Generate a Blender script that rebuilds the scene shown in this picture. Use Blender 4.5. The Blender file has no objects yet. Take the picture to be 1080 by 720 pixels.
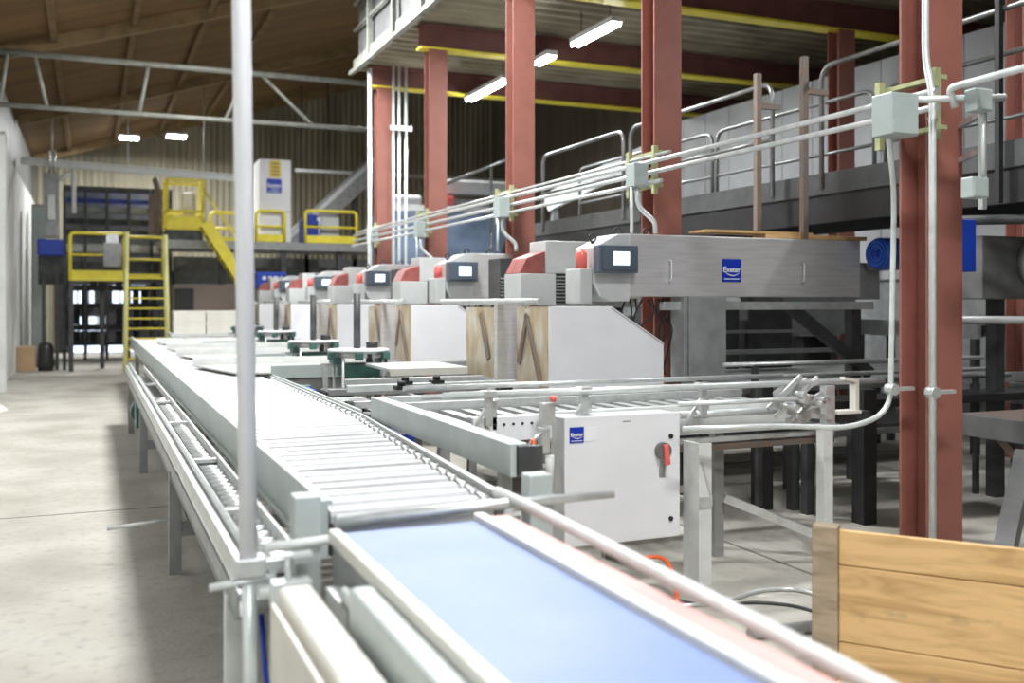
import bpy, bmesh, math, random
from mathutils import Vector, Matrix
random.seed(7)
S = bpy.context.scene
COL = S.collection
PI = math.pi
# ------------------------------------------------------------------ camera
H = 1.6; FPX = 1046.0; YAW = math.atan(445/1046)
FX, FY = math.sin(YAW), math.cos(YAW)
cam = bpy.data.cameras.new('camera'); cam.sensor_width = 36; cam.lens = FPX/1080*36
cam.shift_y = -42/1080
cam.dof.use_dof = True; cam.dof.focus_distance = 6.4; cam.dof.aperture_fstop = 1.5
cam.clip_end = 200; cam.clip_start = 0.05
camo = bpy.data.objects.new('camera', cam); COL.objects.link(camo)
camo.location = (0, 0, H); camo.rotation_euler = (PI/2, 0, -YAW); S.camera = camo
# ------------------------------------------------------------------ world
w = bpy.data.worlds.new('hall_daylight'); S.world = w; w.use_nodes = True
bg = w.node_tree.nodes['Background']; bg.inputs[0].default_value = (0.93, 0.97, 1.0, 1); bg.inputs[1].default_value = 0.15
S.view_settings.view_transform = 'Standard'; S.view_settings.look = 'None'
S.view_settings.gamma = 1; S.view_settings.use_curve_mapping = False
S.view_settings.exposure = 0.1
S.cycles.use_denoising = True
S.cycles.max_bounces = 7; S.cycles.sample_clamp_indirect = 6

def area(x, y, z, sx, sy, p, col=(1, 1, .99)):
    l = bpy.data.lights.new('lamp_light', 'AREA'); l.shape = 'RECTANGLE'; l.size = sx; l.size_y = sy; l.energy = p; l.color = col
    o = bpy.data.objects.new('lamp_light', l); COL.objects.link(o); o.location = (x, y, z)
    return o

# ------------------------------------------------------------------ projection helpers: a picture point on a world plane
def W(px, py, X=None, Y=None, Z=None):
    u = (px-540)/FPX; v = (318-py)/FPX
    dx = FX + FY*u; dy = FY - FX*u
    if X is not None: D = X/dx
    elif Y is not None: D = Y/dy
    else: D = (Z-H)/v
    return Vector((D*dx, D*dy, H+D*v))
def XY(px, Y): return W(px, 318, Y=Y).x       # x of a picture column on plane y=Y

# ------------------------------------------------------------------ materials
def mat(name, c, rough=.5, metal=0, var=.12, scale=6, bump=0, bscale=60, c2=None, stretch=(1, 1, 1), emit=0, alpha=1, detail=4):
    m = bpy.data.materials.new(name); m.use_nodes = True
    nt = m.node_tree; b = nt.nodes['Principled BSDF']
    b.inputs['Roughness'].default_value = rough; b.inputs['Metallic'].default_value = metal
    tc = nt.nodes.new('ShaderNodeTexCoord'); mp = nt.nodes.new('ShaderNodeMapping'); mp.inputs['Scale'].default_value = stretch
    nt.links.new(tc.outputs['Object'], mp.inputs[0])
    n = nt.nodes.new('ShaderNodeTexNoise'); n.inputs['Scale'].default_value = scale; n.inputs['Detail'].default_value = detail
    nt.links.new(mp.outputs[0], n.inputs['Vector'])
    r = nt.nodes.new('ShaderNodeValToRGB')
    if c2 is None: c2 = tuple(max(0, x*(1-2*var)) for x in c)
    r.color_ramp.elements[0].position = .3; r.color_ramp.elements[1].position = .62
    r.color_ramp.elements[0].color = (*c2, 1); r.color_ramp.elements[1].color = (*c, 1)
    nt.links.new(n.outputs[0], r.inputs[0]); nt.links.new(r.outputs[0], b.inputs['Base Color'])
    if bump:
        n2 = nt.nodes.new('ShaderNodeTexNoise'); n2.inputs['Scale'].default_value = bscale; n2.inputs['Detail'].default_value = 3
        nt.links.new(mp.outputs[0], n2.inputs['Vector'])
        bp = nt.nodes.new('ShaderNodeBump'); bp.inputs['Strength'].default_value = bump; bp.inputs['Distance'].default_value = .01
        nt.links.new(n2.outputs[0], bp.inputs['Height']); nt.links.new(bp.outputs[0], b.inputs['Normal'])
    if emit:
        b.inputs['Emission Color'].default_value = (*c, 1); b.inputs['Emission Strength'].default_value = emit
    if alpha < 1: b.inputs['Alpha'].default_value = alpha
    return m

def add_wave(m, axis='X', scale=8, strength=.6, dist=.04):
    nt = m.node_tree; b = nt.nodes['Principled BSDF']
    tc = nt.nodes.new('ShaderNodeTexCoord'); wv = nt.nodes.new('ShaderNodeTexWave'); wv.bands_direction = axis
    wv.inputs['Scale'].default_value = scale; nt.links.new(tc.outputs['Object'], wv.inputs[0])
    bp = nt.nodes.new('ShaderNodeBump'); bp.inputs['Strength'].default_value = strength; bp.inputs['Distance'].default_value = dist
    nt.links.new(wv.outputs[0], bp.inputs['Height']); nt.links.new(bp.outputs[0], b.inputs['Normal'])

M = {}
M['concrete'] = mat('concrete_floor', (.50, .48, .43), .75, 0, .1, 1.3, .35, 40, c2=(.36, .34, .29), detail=8)
def floor_joints(m):
    nt = m.node_tree; b = nt.nodes['Principled BSDF']; src = b.inputs['Base Color'].links[0].from_socket
    tc = nt.nodes.new('ShaderNodeTexCoord'); sep = nt.nodes.new('ShaderNodeSeparateXYZ'); nt.links.new(tc.outputs['Object'], sep.inputs[0])
    prev = src
    for ax, v, t in ((1, 8.2, .018), (1, 15.5, .018), (1, 2.2, .018), (0, 3.9, .015)):
        c = nt.nodes.new('ShaderNodeMath'); c.operation = 'COMPARE'; c.inputs[1].default_value = v; c.inputs[2].default_value = t
        nt.links.new(sep.outputs[ax], c.inputs[0])
        mx = nt.nodes.new('ShaderNodeMix'); mx.data_type = 'RGBA'; mx.inputs[7].default_value = (.16, .15, .13, 1)
        nt.links.new(c.outputs[0], mx.inputs[0]); nt.links.new(prev, mx.inputs[6]); prev = mx.outputs[2]
    # speckled wear with its own shape
    n = nt.nodes.new('ShaderNodeTexNoise'); n.inputs['Scale'].default_value = 14; n.inputs['Detail'].default_value = 10
    nt.links.new(tc.outputs['Object'], n.inputs[0])
    r = nt.nodes.new('ShaderNodeValToRGB'); r.color_ramp.elements[0].position = .52; r.color_ramp.elements[1].position = .72
    nt.links.new(n.outputs[0], r.inputs[0])
    mul = nt.nodes.new('ShaderNodeMath'); mul.operation = 'MULTIPLY'; mul.inputs[1].default_value = .55; nt.links.new(r.outputs[0], mul.inputs[0])
    mx = nt.nodes.new('ShaderNodeMix'); mx.data_type = 'RGBA'; mx.inputs[7].default_value = (.30, .29, .26, 1)
    nt.links.new(mul.outputs[0], mx.inputs[0]); nt.links.new(prev, mx.inputs[6])
    nt.links.new(mx.outputs[2], b.inputs['Base Color'])
floor_joints(M['concrete'])
M['wallpanel'] = mat('painted_concrete_panel', (.66, .67, .65), .8, 0, .08, 2, .2, 20)
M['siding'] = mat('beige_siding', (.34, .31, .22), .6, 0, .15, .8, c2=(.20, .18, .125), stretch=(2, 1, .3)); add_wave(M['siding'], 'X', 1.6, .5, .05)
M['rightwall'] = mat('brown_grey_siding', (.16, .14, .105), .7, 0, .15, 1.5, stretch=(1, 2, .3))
M['roof'] = mat('brown_roof_sheathing', (.19, .105, .035), .8, 0, .2, .8, c2=(.12, .07, .028), stretch=(.5, 3, 1))
M['purlin'] = mat('purlin_timber', (.20, .12, .05), .8, 0, .2, 3)
M['rafter'] = mat('rafter_timber', (.27, .18, .08), .7, 0, .2, 3, stretch=(1, 8, 1))
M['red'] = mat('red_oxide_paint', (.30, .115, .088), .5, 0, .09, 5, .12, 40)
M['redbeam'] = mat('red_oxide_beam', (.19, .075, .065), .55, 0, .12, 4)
M['yellow'] = mat('yellow_paint', (.90, .76, .06), .45, 0, .08, 5)
M['deck'] = mat('corrugated_deck', (.36, .32, .23), .5, .2, .2, 1.2, c2=(.20, .17, .11))
M['galv'] = mat('galvanised_steel', (.66, .68, .68), .35, .55, .1, 14)
M['galvlight'] = mat('bright_galvanised_conduit', (.72, .76, .76), .35, .35, .06, 14)
M['white'] = mat('white_powder_coat', (.80, .81, .84), .35, 0, .03, 3)
M['whiteframe'] = mat('light_grey_frame_paint', (.70, .72, .71), .4, 0, .06, 8)
M['beige'] = mat('off_white_frame_paint', (.74, .72, .66), .4, 0, .05, 5)
M['plate'] = mat('grey_green_plate', (.48, .53, .52), .4, .1, .07, 6)
M['stainless'] = mat('brushed_stainless', (.68, .665, .66), .34, .4, .08, 3, stretch=(1, 1, 14))
M['nose'] = mat('light_grey_housing', (.58, .60, .60), .4, .15, .06, 5)
M['roller'] = mat('roller_steel', (.80, .81, .83), .3, .3, .05, 20)
M['slat'] = mat('white_slat', (.66, .67, .69), .35, .1, .05, 20)
def obj_random(m, amt):
    nt = m.node_tree; b = nt.nodes['Principled BSDF']; src = b.inputs['Base Color'].links[0].from_socket
    oi = nt.nodes.new('ShaderNodeObjectInfo'); mr = nt.nodes.new('ShaderNodeMapRange'); mr.inputs[3].default_value = 1-amt; mr.inputs[4].default_value = 1.0
    hs = nt.nodes.new('ShaderNodeHueSaturation'); nt.links.new(oi.outputs['Random'], mr.inputs[0]); nt.links.new(mr.outputs[0], hs.inputs['Value'])
    nt.links.new(src, hs.inputs['Color']); nt.links.new(hs.outputs[0], b.inputs['Base Color'])
obj_random(M['slat'], .42)
M['chute'] = mat('chute_plate_grey', (.46, .455, .43), .4, .1, .1, 3)
M['whitebelt'] = mat('white_belt', (.68, .68, .67), .45, 0, .04, 4)
M['belt'] = mat('blue_belt', (.20, .28, .56), .45, 0, .1, 2.2, c2=(.25, .32, .55))
M['pink'] = mat('pink_red_strip', (.85, .45, .43), .5, 0, .1, 5)
M['black'] = mat('black_rubber', (.02, .02, .022), .55, 0, .2, 6)
M['dark'] = mat('dark_steel', (.075, .078, .08), .5, .3, .25, 6)
M['darkgrey'] = mat('charcoal_paint', (.16, .165, .165), .5, .1, .15, 6)
M['kick'] = mat('dark_kick_plate', (.085, .09, .09), .5, .1, .15, 7)
M['edge'] = mat('dull_edge_steel', (.33, .34, .30), .5, .2, .15, 7)
M['midgrey'] = mat('mid_grey_steel', (.34, .35, .35), .45, .3, .12, 7)
M['rail'] = mat('handrail_tube', (.26, .265, .26), .3, .6, .12, 9)
M['rusty'] = mat('worn_rusty_tube', (.24, .165, .125), .6, .2, .2, 16, c2=(.20, .19, .18))
M['screenbox'] = mat('blue_grey_plastic', (.085, .11, .145), .4, 0, .1, 5)
M['screen'] = mat('lit_screen', (.75, .88, 1), .2, 0, .05, 30, emit=1.0)
M['redlens'] = mat('red_beacon_lens', (.85, .16, .14), .3, 0, .05, 8)
M['redlabel'] = mat('red_grey_cover', (.36, .10, .09), .4, 0, .2, 9)
M['tan'] = mat('tan_reflection_panel', (.46, .33, .16), .35, .2, .2, 3, c2=(.66, .62, .54), stretch=(1, 2, 1))  # tan and pale tones paint the reflections on the side sheets
M['bluemotor'] = mat('blue_motor_paint', (.02, .12, .55), .35, 0, .08, 8)
M['deepblue'] = mat('deep_blue_paint', (.01, .05, .42), .4, 0, .1, 6)
M['blueprint'] = mat('blue_sticker', (.004, .035, .42), .4, 0, .04, 8)
M['letter'] = mat('white_print', (.85, .86, .9), .4, 0, .02, 8)
M['yellowsign'] = mat('yellow_sign', (.8, .58, .05), .5, 0, .06, 8)
M['greenmachine'] = mat('dark_green_cast', (.05, .14, .12), .45, .1, .2, 8)
M['paleyellow'] = mat('pale_yellow_paint', (.90, .88, .38), .45, 0, .05, 5)
M['tealpaint'] = mat('blue_tarpaulin', (.20, .27, .40), .6, 0, .25, 2)
M['orange'] = mat('orange_hose_rubber', (.85, .13, .03), .45, 0, .05, 8)
M['strut'] = mat('yellow_zinc_strut', (.55, .58, .32), .4, .4, .1, 12)
M['jbox'] = mat('pale_grey_box_paint', (.42, .48, .47), .4, .1, .05, 6)
M['sheetgrey'] = mat('grey_sheet', (.46, .47, .48), .5, .1, .08, 2)
M['tube'] = mat('fluorescent_tube', (.92, .97, 1), .3, 0, .01, 5, emit=45)
M['lens'] = mat('led_lens', (.92, .97, 1), .3, 0, .01, 5, emit=45)
M['daylight'] = mat('daylit_pane', (.72, .84, 1), .3, 0, .3, 3.5, emit=1.6)
M['card'] = mat('cardboard', (.50, .34, .20), .8, 0, .08, 4)
M['carton'] = mat('cream_carton', (.80, .78, .70), .7, 0, .05, 4)
M['bag'] = mat('black_bag_plastic', (.03, .03, .032), .35, 0, .2, 8, .5, 20)
M['sand'] = mat('white_sand_heap', (.68, .67, .64), .9, 0, .1, 10)
M['mesh'] = mat('brown_mesh_belt', (.30, .23, .20), .6, .2, .35, 90)
def wood(name, c, c2, knots=True):
    m = bpy.data.materials.new(name); m.use_nodes = True; nt = m.node_tree; b = nt.nodes['Principled BSDF']; b.inputs['Roughness'].default_value = .65
    tc = nt.nodes.new('ShaderNodeTexCoord'); mp = nt.nodes.new('ShaderNodeMapping'); mp.inputs['Scale'].default_value = (1.0, 4, 7)
    nt.links.new(tc.outputs['Object'], mp.inputs[0])
    n = nt.nodes.new('ShaderNodeTexNoise'); n.inputs['Scale'].default_value = 2.2; n.inputs['Detail'].default_value = 7; n.inputs['Distortion'].default_value = 1.2
    nt.links.new(mp.outputs[0], n.inputs[0])
    r = nt.nodes.new('ShaderNodeValToRGB'); r.color_ramp.elements[0].position = .30; r.color_ramp.elements[1].position = .56
    r.color_ramp.elements[0].color = (*c2, 1); r.color_ramp.elements[1].color = (*c, 1)
    nt.links.new(n.outputs[0], r.inputs[0])
    n2 = nt.nodes.new('ShaderNodeTexNoise'); n2.inputs['Scale'].default_value = 3.2; n2.inputs['Detail'].default_value = 4
    mp2 = nt.nodes.new('ShaderNodeMapping'); mp2.inputs['Scale'].default_value = (1.3, 1, 2.6); nt.links.new(tc.outputs['Object'], mp2.inputs[0]); nt.links.new(mp2.outputs[0], n2.inputs[0])
    r2 = nt.nodes.new('ShaderNodeValToRGB'); r2.color_ramp.elements[0].position = .62; r2.color_ramp.elements[1].position = .75
    nt.links.new(n2.outputs[0], r2.inputs[0])
    mx = nt.nodes.new('ShaderNodeMix'); mx.data_type = 'RGBA'; mx.inputs[7].default_value = (.20, .17, .12, 1)
    sc = nt.nodes.new('ShaderNodeMath'); sc.operation = 'MULTIPLY'; sc.inputs[1].default_value = .75; nt.links.new(r2.outputs[0], sc.inputs[0])
    nt.links.new(sc.outputs[0], mx.inputs[0]); nt.links.new(r.outputs[0], mx.inputs[6]); nt.links.new(mx.outputs[2], b.inputs['Base Color'])
    return m
M['pine'] = wood('pine_board', (.74, .48, .22), (.50, .30, .12))
M['post'] = wood('weathered_post', (.42, .33, .23), (.22, .165, .11))

# ------------------------------------------------------------------ mesh builder
class MB:
    def __init__(s): s.v = []; s.f = []; s.sm = []
    def add(s, vs, fs, smooth=False):
        b = len(s.v); s.v += [Vector(v) for v in vs]; s.f += [[i+b for i in f] for f in fs]; s.sm += [smooth]*len(fs); return s
    def box(s, x0, x1, y0, y1, z0, z1):
        vs = [(x, y, z) for x in (x0, x1) for y in (y0, y1) for z in (z0, z1)]
        return s.add(vs, [(0, 1, 3, 2), (4, 6, 7, 5), (0, 4, 5, 1), (2, 3, 7, 6), (0, 2, 6, 4), (1, 5, 7, 3)])
    def bar(s, a, b, wd, hd, up=(0, 0, 1)):
        a = Vector(a); b = Vector(b); d = (b-a).normalized(); up = Vector(up)
        if abs(d.dot(up)) > .98: up = Vector((0, 1, 0))
        r = d.cross(up).normalized()*wd/2; t = r.cross(d).normalized()*hd/2
        vs = [p+sr*r+st*t for p in (a, b) for sr in (-1, 1) for st in (-1, 1)]
        return s.add(vs, [(0, 2, 3, 1), (4, 5, 7, 6), (0, 1, 5, 4), (2, 6, 7, 3), (0, 4, 6, 2), (1, 3, 7, 5)])
    def tube(s, pts, r, n=10, caps=True):
        pts = [Vector(p) for p in pts]; rings = []; b = len(s.v)
        rs = r if isinstance(r, (list, tuple)) else [r]*len(pts)
        prev = None
        for i, p in enumerate(pts):
            if i == 0: d = pts[1]-p
            elif i == len(pts)-1: d = p-pts[i-1]
            else: d = (pts[i+1]-p).normalized()+(p-pts[i-1]).normalized()
            d.normalize()
            if prev is None:
                q = Vector((0, 0, 1)) if abs(d.z) < .9 else Vector((0, 1, 0)); q = (q-d*q.dot(d)).normalized()
            else: q = (prev-d*prev.dot(d)).normalized()
            prev = q; t = d.cross(q)
            s.v += [p+rs[i]*(math.cos(2*PI*k/n)*q+math.sin(2*PI*k/n)*t) for k in range(n)]
        for i in range(len(pts)-1):
            for k in range(n):
                k2 = (k+1) % n; s.f.append([b+i*n+k, b+i*n+k2, b+(i+1)*n+k2, b+(i+1)*n+k]); s.sm.append(True)
        if caps:
            s.f.append([b+k for k in range(n)][::-1]); s.sm.append(False)
            e = b+(len(pts)-1)*n; s.f.append([e+k for k in range(n)]); s.sm.append(False)
        return s
    def bend(s, pts, r, rad=.1, n=10, k=5):            # polyline with rounded corners
        pts = [Vector(p) for p in pts]; out = [pts[0]]
        for i in range(1, len(pts)-1):
            a, c, e = pts[i-1], pts[i], pts[i+1]
            ra = min(rad, (a-c).length*.48, (e-c).length*.48)
            p0 = c+(a-c).normalized()*ra; p1 = c+(e-c).normalized()*ra
            for j in range(k+1):
                t = j/k; out.append(p0*(1-t)**2+c*2*t*(1-t)+p1*t*t)
        out.append(pts[-1]); return s.tube(out, r, n)
    def prism(s, poly, a, b, axis='Y'):               # polygon of (x,z) extruded along Y, or (y,z) along X, or (x,y) along Z
        def mk(p, t): return {'Y': (p[0], t, p[1]), 'X': (t, p[0], p[1]), 'Z': (p[0], p[1], t)}[axis]
        n = len(poly); vs = [mk(p, a) for p in poly]+[mk(p, b) for p in poly]
        fs = [list(range(n)), list(range(2*n-1, n-1, -1))]+[[i, i+n, (i+1) % n+n, (i+1) % n] for i in range(n)]
        return s.add(vs, fs)
    def disc(s, c, r, h, n=28, r2=None):
        c = Vector(c); return s.tube([c, c+Vector((0, 0, h))], [r, r2 or r], n)
    def build(s, name, m, parent=None, bevel=0, seg=2):
        me = bpy.data.meshes.new(name)
        vs = s.v
        if parent is not None:
            inv = world_of(parent).inverted(); vs = [inv @ v for v in vs]
        me.from_pydata([tuple(v) for v in vs], [], s.f); me.materials.append(M[m] if isinstance(m, str) else m)
        bm = bmesh.new(); bm.from_mesh(me); bmesh.ops.recalc_face_normals(bm, faces=bm.faces); bm.to_mesh(me); bm.free()
        for p, q in zip(me.polygons, s.sm): p.use_smooth = q
        o = bpy.data.objects.new(name, me); COL.objects.link(o)
        if parent is not None: o.parent = parent
        if bevel:
            b = o.modifiers.new('bevel', 'BEVEL'); b.width = bevel; b.segments = seg; b.limit_method = 'ANGLE'
        return o
def world_of(o):
    m = Matrix.LocRotScale(o.location, o.rotation_euler, None)
    return world_of(o.parent) @ m if o.parent else m
def tag(o, label, cat, group=None):
    o['label'] = label; o['category'] = cat
    if group: o['group'] = group
    return o
def thing(name, label, cat, loc=(0, 0, 0), group=None, rz=0):
    o = bpy.data.objects.new(name, None); o.empty_display_size = .1; COL.objects.link(o); o.location = loc; o.rotation_euler = (0, 0, rz)
    return tag(o, label, cat, group)
def struct(o): o['kind'] = 'structure'; return o
def kids(o): return [c for c in list(bpy.data.objects) if c.parent == o]
def dup(o, loc, label=None, parent=None):
    c = o.copy(); COL.objects.link(c)
    if parent is not None: c.parent = parent
    else: c.location = loc
    if label: c['label'] = label
    for k in kids(o): dup(k, None, None, c)
    return c

# ================================================================== SETTING
struct(MB().box(-2.2, 14.5, -5, 36, -.2, 0).build('floor', 'concrete'))
ROOF0, RS = 6.42, .31
def roofz(x): return ROOF0+RS*x
struct(MB().box(-1.8, -1.55, -4.5, 34, 0, 4.6).build('wall_left', 'wallpanel'))
struct(MB().box(-1.8, -1.6, -4.5, 34, 4.6, 5.88).build('wall_left_upper', 'darkgrey'))
struct(MB().prism([(-1.8, 0), (13.9, 0), (13.9, roofz(13.9)), (-1.8, roofz(-1.8))], 34, 34.2).build('wall_far', 'siding'))
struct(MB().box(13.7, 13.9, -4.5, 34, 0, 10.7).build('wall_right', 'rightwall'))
struct(MB().prism([(-1.8, roofz(-1.8)), (13.9, roofz(13.9)), (13.9, roofz(13.9)+.2), (-1.8, roofz(-1.8)+.2)], -4.5, 34.2).build('ceiling', 'roof'))
for i, y in enumerate((5.4, 12.2, 19, 25.8, 32.6)):
    struct(MB().prism([(-1.55, roofz(-1.55)-.24), (13.6, roofz(13.6)-.24), (13.6, roofz(13.6)), (-1.55, roofz(-1.55))], y, y+.16).build('trim_%d' % (i+1), 'rafter'))
for i, x in enumerate((-.57, .73, 2.03, 3.33)):
    z = roofz(x)
    struct(MB().box(x-.05, x+.05, -4.5, 33.9, z-.14, z+.02).build('trim_%d' % (i+6), 'purlin'))
struct(MB().box(2.6, 13.9, -4.7, -4.5, 0, 9).build('wall_light_blocker', 'rightwall'))  # unseen wall added to keep world light off the mezzanine side
# pillar ahead of left wall panels
struct(MB().box(-1.55, -1.30, 14.6, 15.2, 0, 5.6).build('trim_10', 'wallpanel'))
struct(MB().box(-1.55, -1.38, 19.6, 20.0, 0, 4.6).build('trim_11', 'wallpanel'))

# ---------------- ceiling lamps
def lamp(x, y, z, sx, sy, p, label):
    t = thing('ceiling_lamp', label, 'lamp', (x, y, z), 'high bay lamps under the brown roof')
    MB().box(x-sx/2-.03, x+sx/2+.03, y-sy/2-.03, y+sy/2+.03, z+.03, z+.1).build('lamp_housing', 'whiteframe', t, .01)
    MB().tube([(x, y, z+.1), (x, y, min(roofz(x), z+3))], .008, 6).build('hanger', 'dark', t)
    MB().box(x-sx/2, x+sx/2, y-sy/2, y+sy/2, z+.005, z+.03).build('lamp_lens', 'lens', t)
    a = area(x, y, z-.02, sx, sy, p); 
    a.parent = t; a.location = (0, 0, -.02)
    return t
lamp(1.04, 30.7, 6.3, .5, .5, 260, 'small bright high bay lamp far off, left one of the pair by the gable')
lamp(2.3, 30.2, 6.35, .5, .5, 260, 'small bright high bay lamp far off, right one of the pair by the gable')
lamp(2.35, 1.5, 6.3, 1.6, .5, 200, 'high bay lamp under the roof above the blue belt')
lamp(2.35, 8.5, 6.4, 1.2, .5, 400, 'high bay lamp under the roof above the roller bed')
lamp(2.3, 15.0, 6.5, 1.2, .5, 420, 'high bay lamp under the roof above the discharge chutes')
lamp(6.9, 22.5, 6.9, .4, .4, 300, 'small round high bay lamp glimpsed right of the second red column')
def tubelamp(x, y0, y1, z, p, label):
    t = thing('fluorescent_light', label, 'light', (x, (y0+y1)/2, z), 'fluorescent lights under the mezzanine')
    MB().box(x-.09, x+.09, y0, y1, z+.04, z+.11).build('lamp_housing', 'whiteframe', t, .01)
    for s in (-.045, .045):
        MB().tube([(x+s, y0+.02, z+.015), (x+s, y1-.02, z+.015)], .02, 8).build('light_tube', 'tube', t)
    MB().tube([(x, y0+.2, z+.11), (x, y0+.2, 5.5)], .006, 6).tube([(x, y1-.2, z+.11), (x, y1-.2, 5.5)], .006, 6).build('hanger', 'dark', t)
    a = area(x, (y0+y1)/2, z, .15, y1-y0, p, (.92, .97, 1)); a.parent = t; a.location = (0, 0, -.02)
tubelamp(6.07, 14.45, 16.2, 5.08, 130, 'lit fluorescent light under the mezzanine between the second and third red columns')
tubelamp(6.07, 12.8, 13.35, 5.08, 50, 'short lit fluorescent light just right of the third red column')
tubelamp(6.10, 10.95, 12.15, 5.08, 90, 'lit fluorescent light high up left of the fourth red column')
tubelamp(7.6, 5.0, 6.4, 5.1, 70, 'fluorescent light under the mezzanine over the right end of the walkway')

# ================================================================== MEZZANINE
colY = [1.28, 4.28, 7.26, 10.31, 13.33, 16.06]
ORD = ['red steel column nearest the viewer beyond the frame', 'broad red steel column nearest on the right carrying two conduits', 'red steel column right behind the nearest stainless sorting head',
       'tall red steel column in mid row, with dark recess on its left', 'red steel column second in the row from the far end', 'farthest and narrowest red steel column of the front row']
def column(x, y, label, top=5.17, name='steel_column', wd=.27, dp=.22):
    t = thing(name, label, 'column', (x+wd/2, y+dp/2, 0), 'red steel columns')
    b = MB(); b.box(x, x+wd, y, y+.018, 0, top).box(x, x+wd, y+dp-.018, y+dp, 0, top).box(x+wd/2-.008, x+wd/2+.008, y+.018, y+dp-.018, 0, top)
    b.build('column_shaft', 'red', t, .003, 1)
    MB().box(x-.06, x+wd+.06, y-.06, y+dp+.06, 0, .02).build('base_plate', 'red', t)
    return t
for i, y in enumerate(colY):
    if i == 0: continue
    column(4.4, y, ORD[i])
column(9.0, 10.25, 'red steel column of the rear row seen beyond the walkway'); column(8.75, 7.26, 'red steel column of the rear row at the right edge')
column(9.0, 4.28, 'red steel column of the rear row nearest the right wall')
for i, y in enumerate(colY):
    lab = ['red beam with yellow lower flange, nearest of the mezzanine beams', 'red beam with yellow lower flange on the nearest conduit carrying column', 'red beam with yellow lower flange on the column behind the nearest sorting head',
           'red beam with yellow lower flange crossing at the top centre', 'red beam with yellow lower flange on the second column from the far end', 'red beam with yellow lower flange, farthest of the mezzanine beams'][i]
    t = thing('mezzanine_beam', lab, 'beam', (4.3, y+.11, 5.17), 'red mezzanine beams')
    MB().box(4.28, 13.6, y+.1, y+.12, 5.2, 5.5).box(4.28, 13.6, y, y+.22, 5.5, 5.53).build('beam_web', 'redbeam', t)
    f = MB().box(4.28, 13.6, y, y+.22, 5.17, 5.2).build('lower_flange', 'yellow', t); f['label'] = 'yellow painted lower flange'
b = MB(); y = -1.0; pts = []
while y < 16.6:
    pts += [(y, 5.62), (y+.10, 5.62), (y+.14, 5.535), (y+.24, 5.535), (y+.28, 5.62)]; y += .28
up = [(p[0], 5.68) for p in (pts[-1], pts[0])]
b.prism(pts+up, 4.22, 13.65, 'X')
tag(b.build('mezzanine_deck', 'deck'), 'ribbed steel deck of the mezzanine seen from below', 'deck')
t = thing('deck_edge_railing', 'grey railing and kick board along the mezzanine edge, top left of the columns', 'railing', (4.12, 8, 5.55))
MB().box(4.1, 4.2, -1, 16.5, 5.5, 5.68).build('edge_channel', 'edge', t)
MB().box(4.02, 4.08, -1, 16.5, 5.42, 5.48).build('lower_rail', 'edge', t)
MB().tube([(4.1, -1, 6.15), (4.1, 16.4, 6.15)], .03, 8).build('mid_rail', 'edge', t)
MB().tube([(4.1, -1, 6.6), (4.1, 16.4, 6.6)], .03, 8).build('top_rail', 'edge', t)
MB().box(4.17, 4.19, -1, 16.4, 5.7, 6.6).build('kick_board', 'darkgrey', t)
for k in range(12):
    yy = 15.4-k*1.37
    MB().box(4.05, 4.12, yy-.03, yy+.03, 5.4, 6.65).build('post', 'edge', t)

# conduits beside the far column
def pipe(name, pts, r, m, label, cat='conduit', rad=.12, group=None, n=10):
    o = MB().bend(pts, r, rad, n).build(name, m); return tag(o, label, cat, group)
a = W(390, 60, X=4.2)
pipe('conduit', [(a.x, a.y, 0), (a.x, a.y, 5.4)], .035, 'galvlight', 'bright vertical conduit left of the farthest red column')
for px, wh in ((415, 'left'), (421, 'middle'), (428, 'right')):
    x = XY(px, 15.93)
    pipe('riser_conduit', [(x, 15.93, .02), (x, 15.93, 5.5)], .024, 'galvlight', wh+' of the three bright conduits rising right of the farthest red column', group='three riser conduits')
x0, x1 = XY(411, 15.9), XY(434, 15.9)
z = W(420, 137, Y=16.05).z
tag(MB().box(x0, x1, 15.86, 15.90, z-.04, z+.04).build('conduit_clamp', 'galv'), 'flat steel clamp bar holding the three riser conduits', 'clamp')

# conduit rack
CXR = 4.28
rk = [(2.76, 'upper'), (2.67, 'lower')]
for z, nm in rk:
    tag(MB().tube([(CXR, 4.1, z), (CXR, 17.2, z)], .019, 10).build('rack_conduit', 'galv'), nm+' long galvanised conduit running along the red columns', 'conduit')
tag(MB().tube([(CXR-.03, 6.9, 2.58), (CXR-.03, 17.2, 2.58)], .018, 8).build('rack_conduit', 'galv'), 'third, lowest conduit running only along the farther columns', 'conduit')
tag(MB().tube([(CXR+.05, 6.9, 2.82), (CXR+.05, 17.2, 2.82)], .014, 8).build('rack_conduit', 'galv'), 'thin topmost conduit running only along the farther columns', 'conduit')
nm = {1: 'on the nearest red column', 2: 'on the column behind the nearest sorting head', 3: 'on the tall mid row column', 4: 'on the second column from the far end', 5: 'on the farthest column'}
for i in range(1, 6):
    y = colY[i]
    b = MB()
    for yy in (y-.12, y+.30): b.box(CXR+.03, CXR+.07, yy-.02, yy+.02, 2.5, 2.9)
    b.box(CXR+.07, CXR+.12, y-.14, y+.34, 2.56, 2.585).box(CXR+.07, CXR+.12, y-.14, y+.34, 2.84, 2.865)
    for yy in (y-.12, y+.30):
        for z in (2.62, 2.71, 2.80): b.box(CXR+.02, CXR+.05, yy-.028, yy+.028, z-.006, z+.006)
    tag(b.build('strut_bracket', 'strut'), 'yellow zinc strut bracket '+nm[i], 'bracket', 'conduit brackets')
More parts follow.
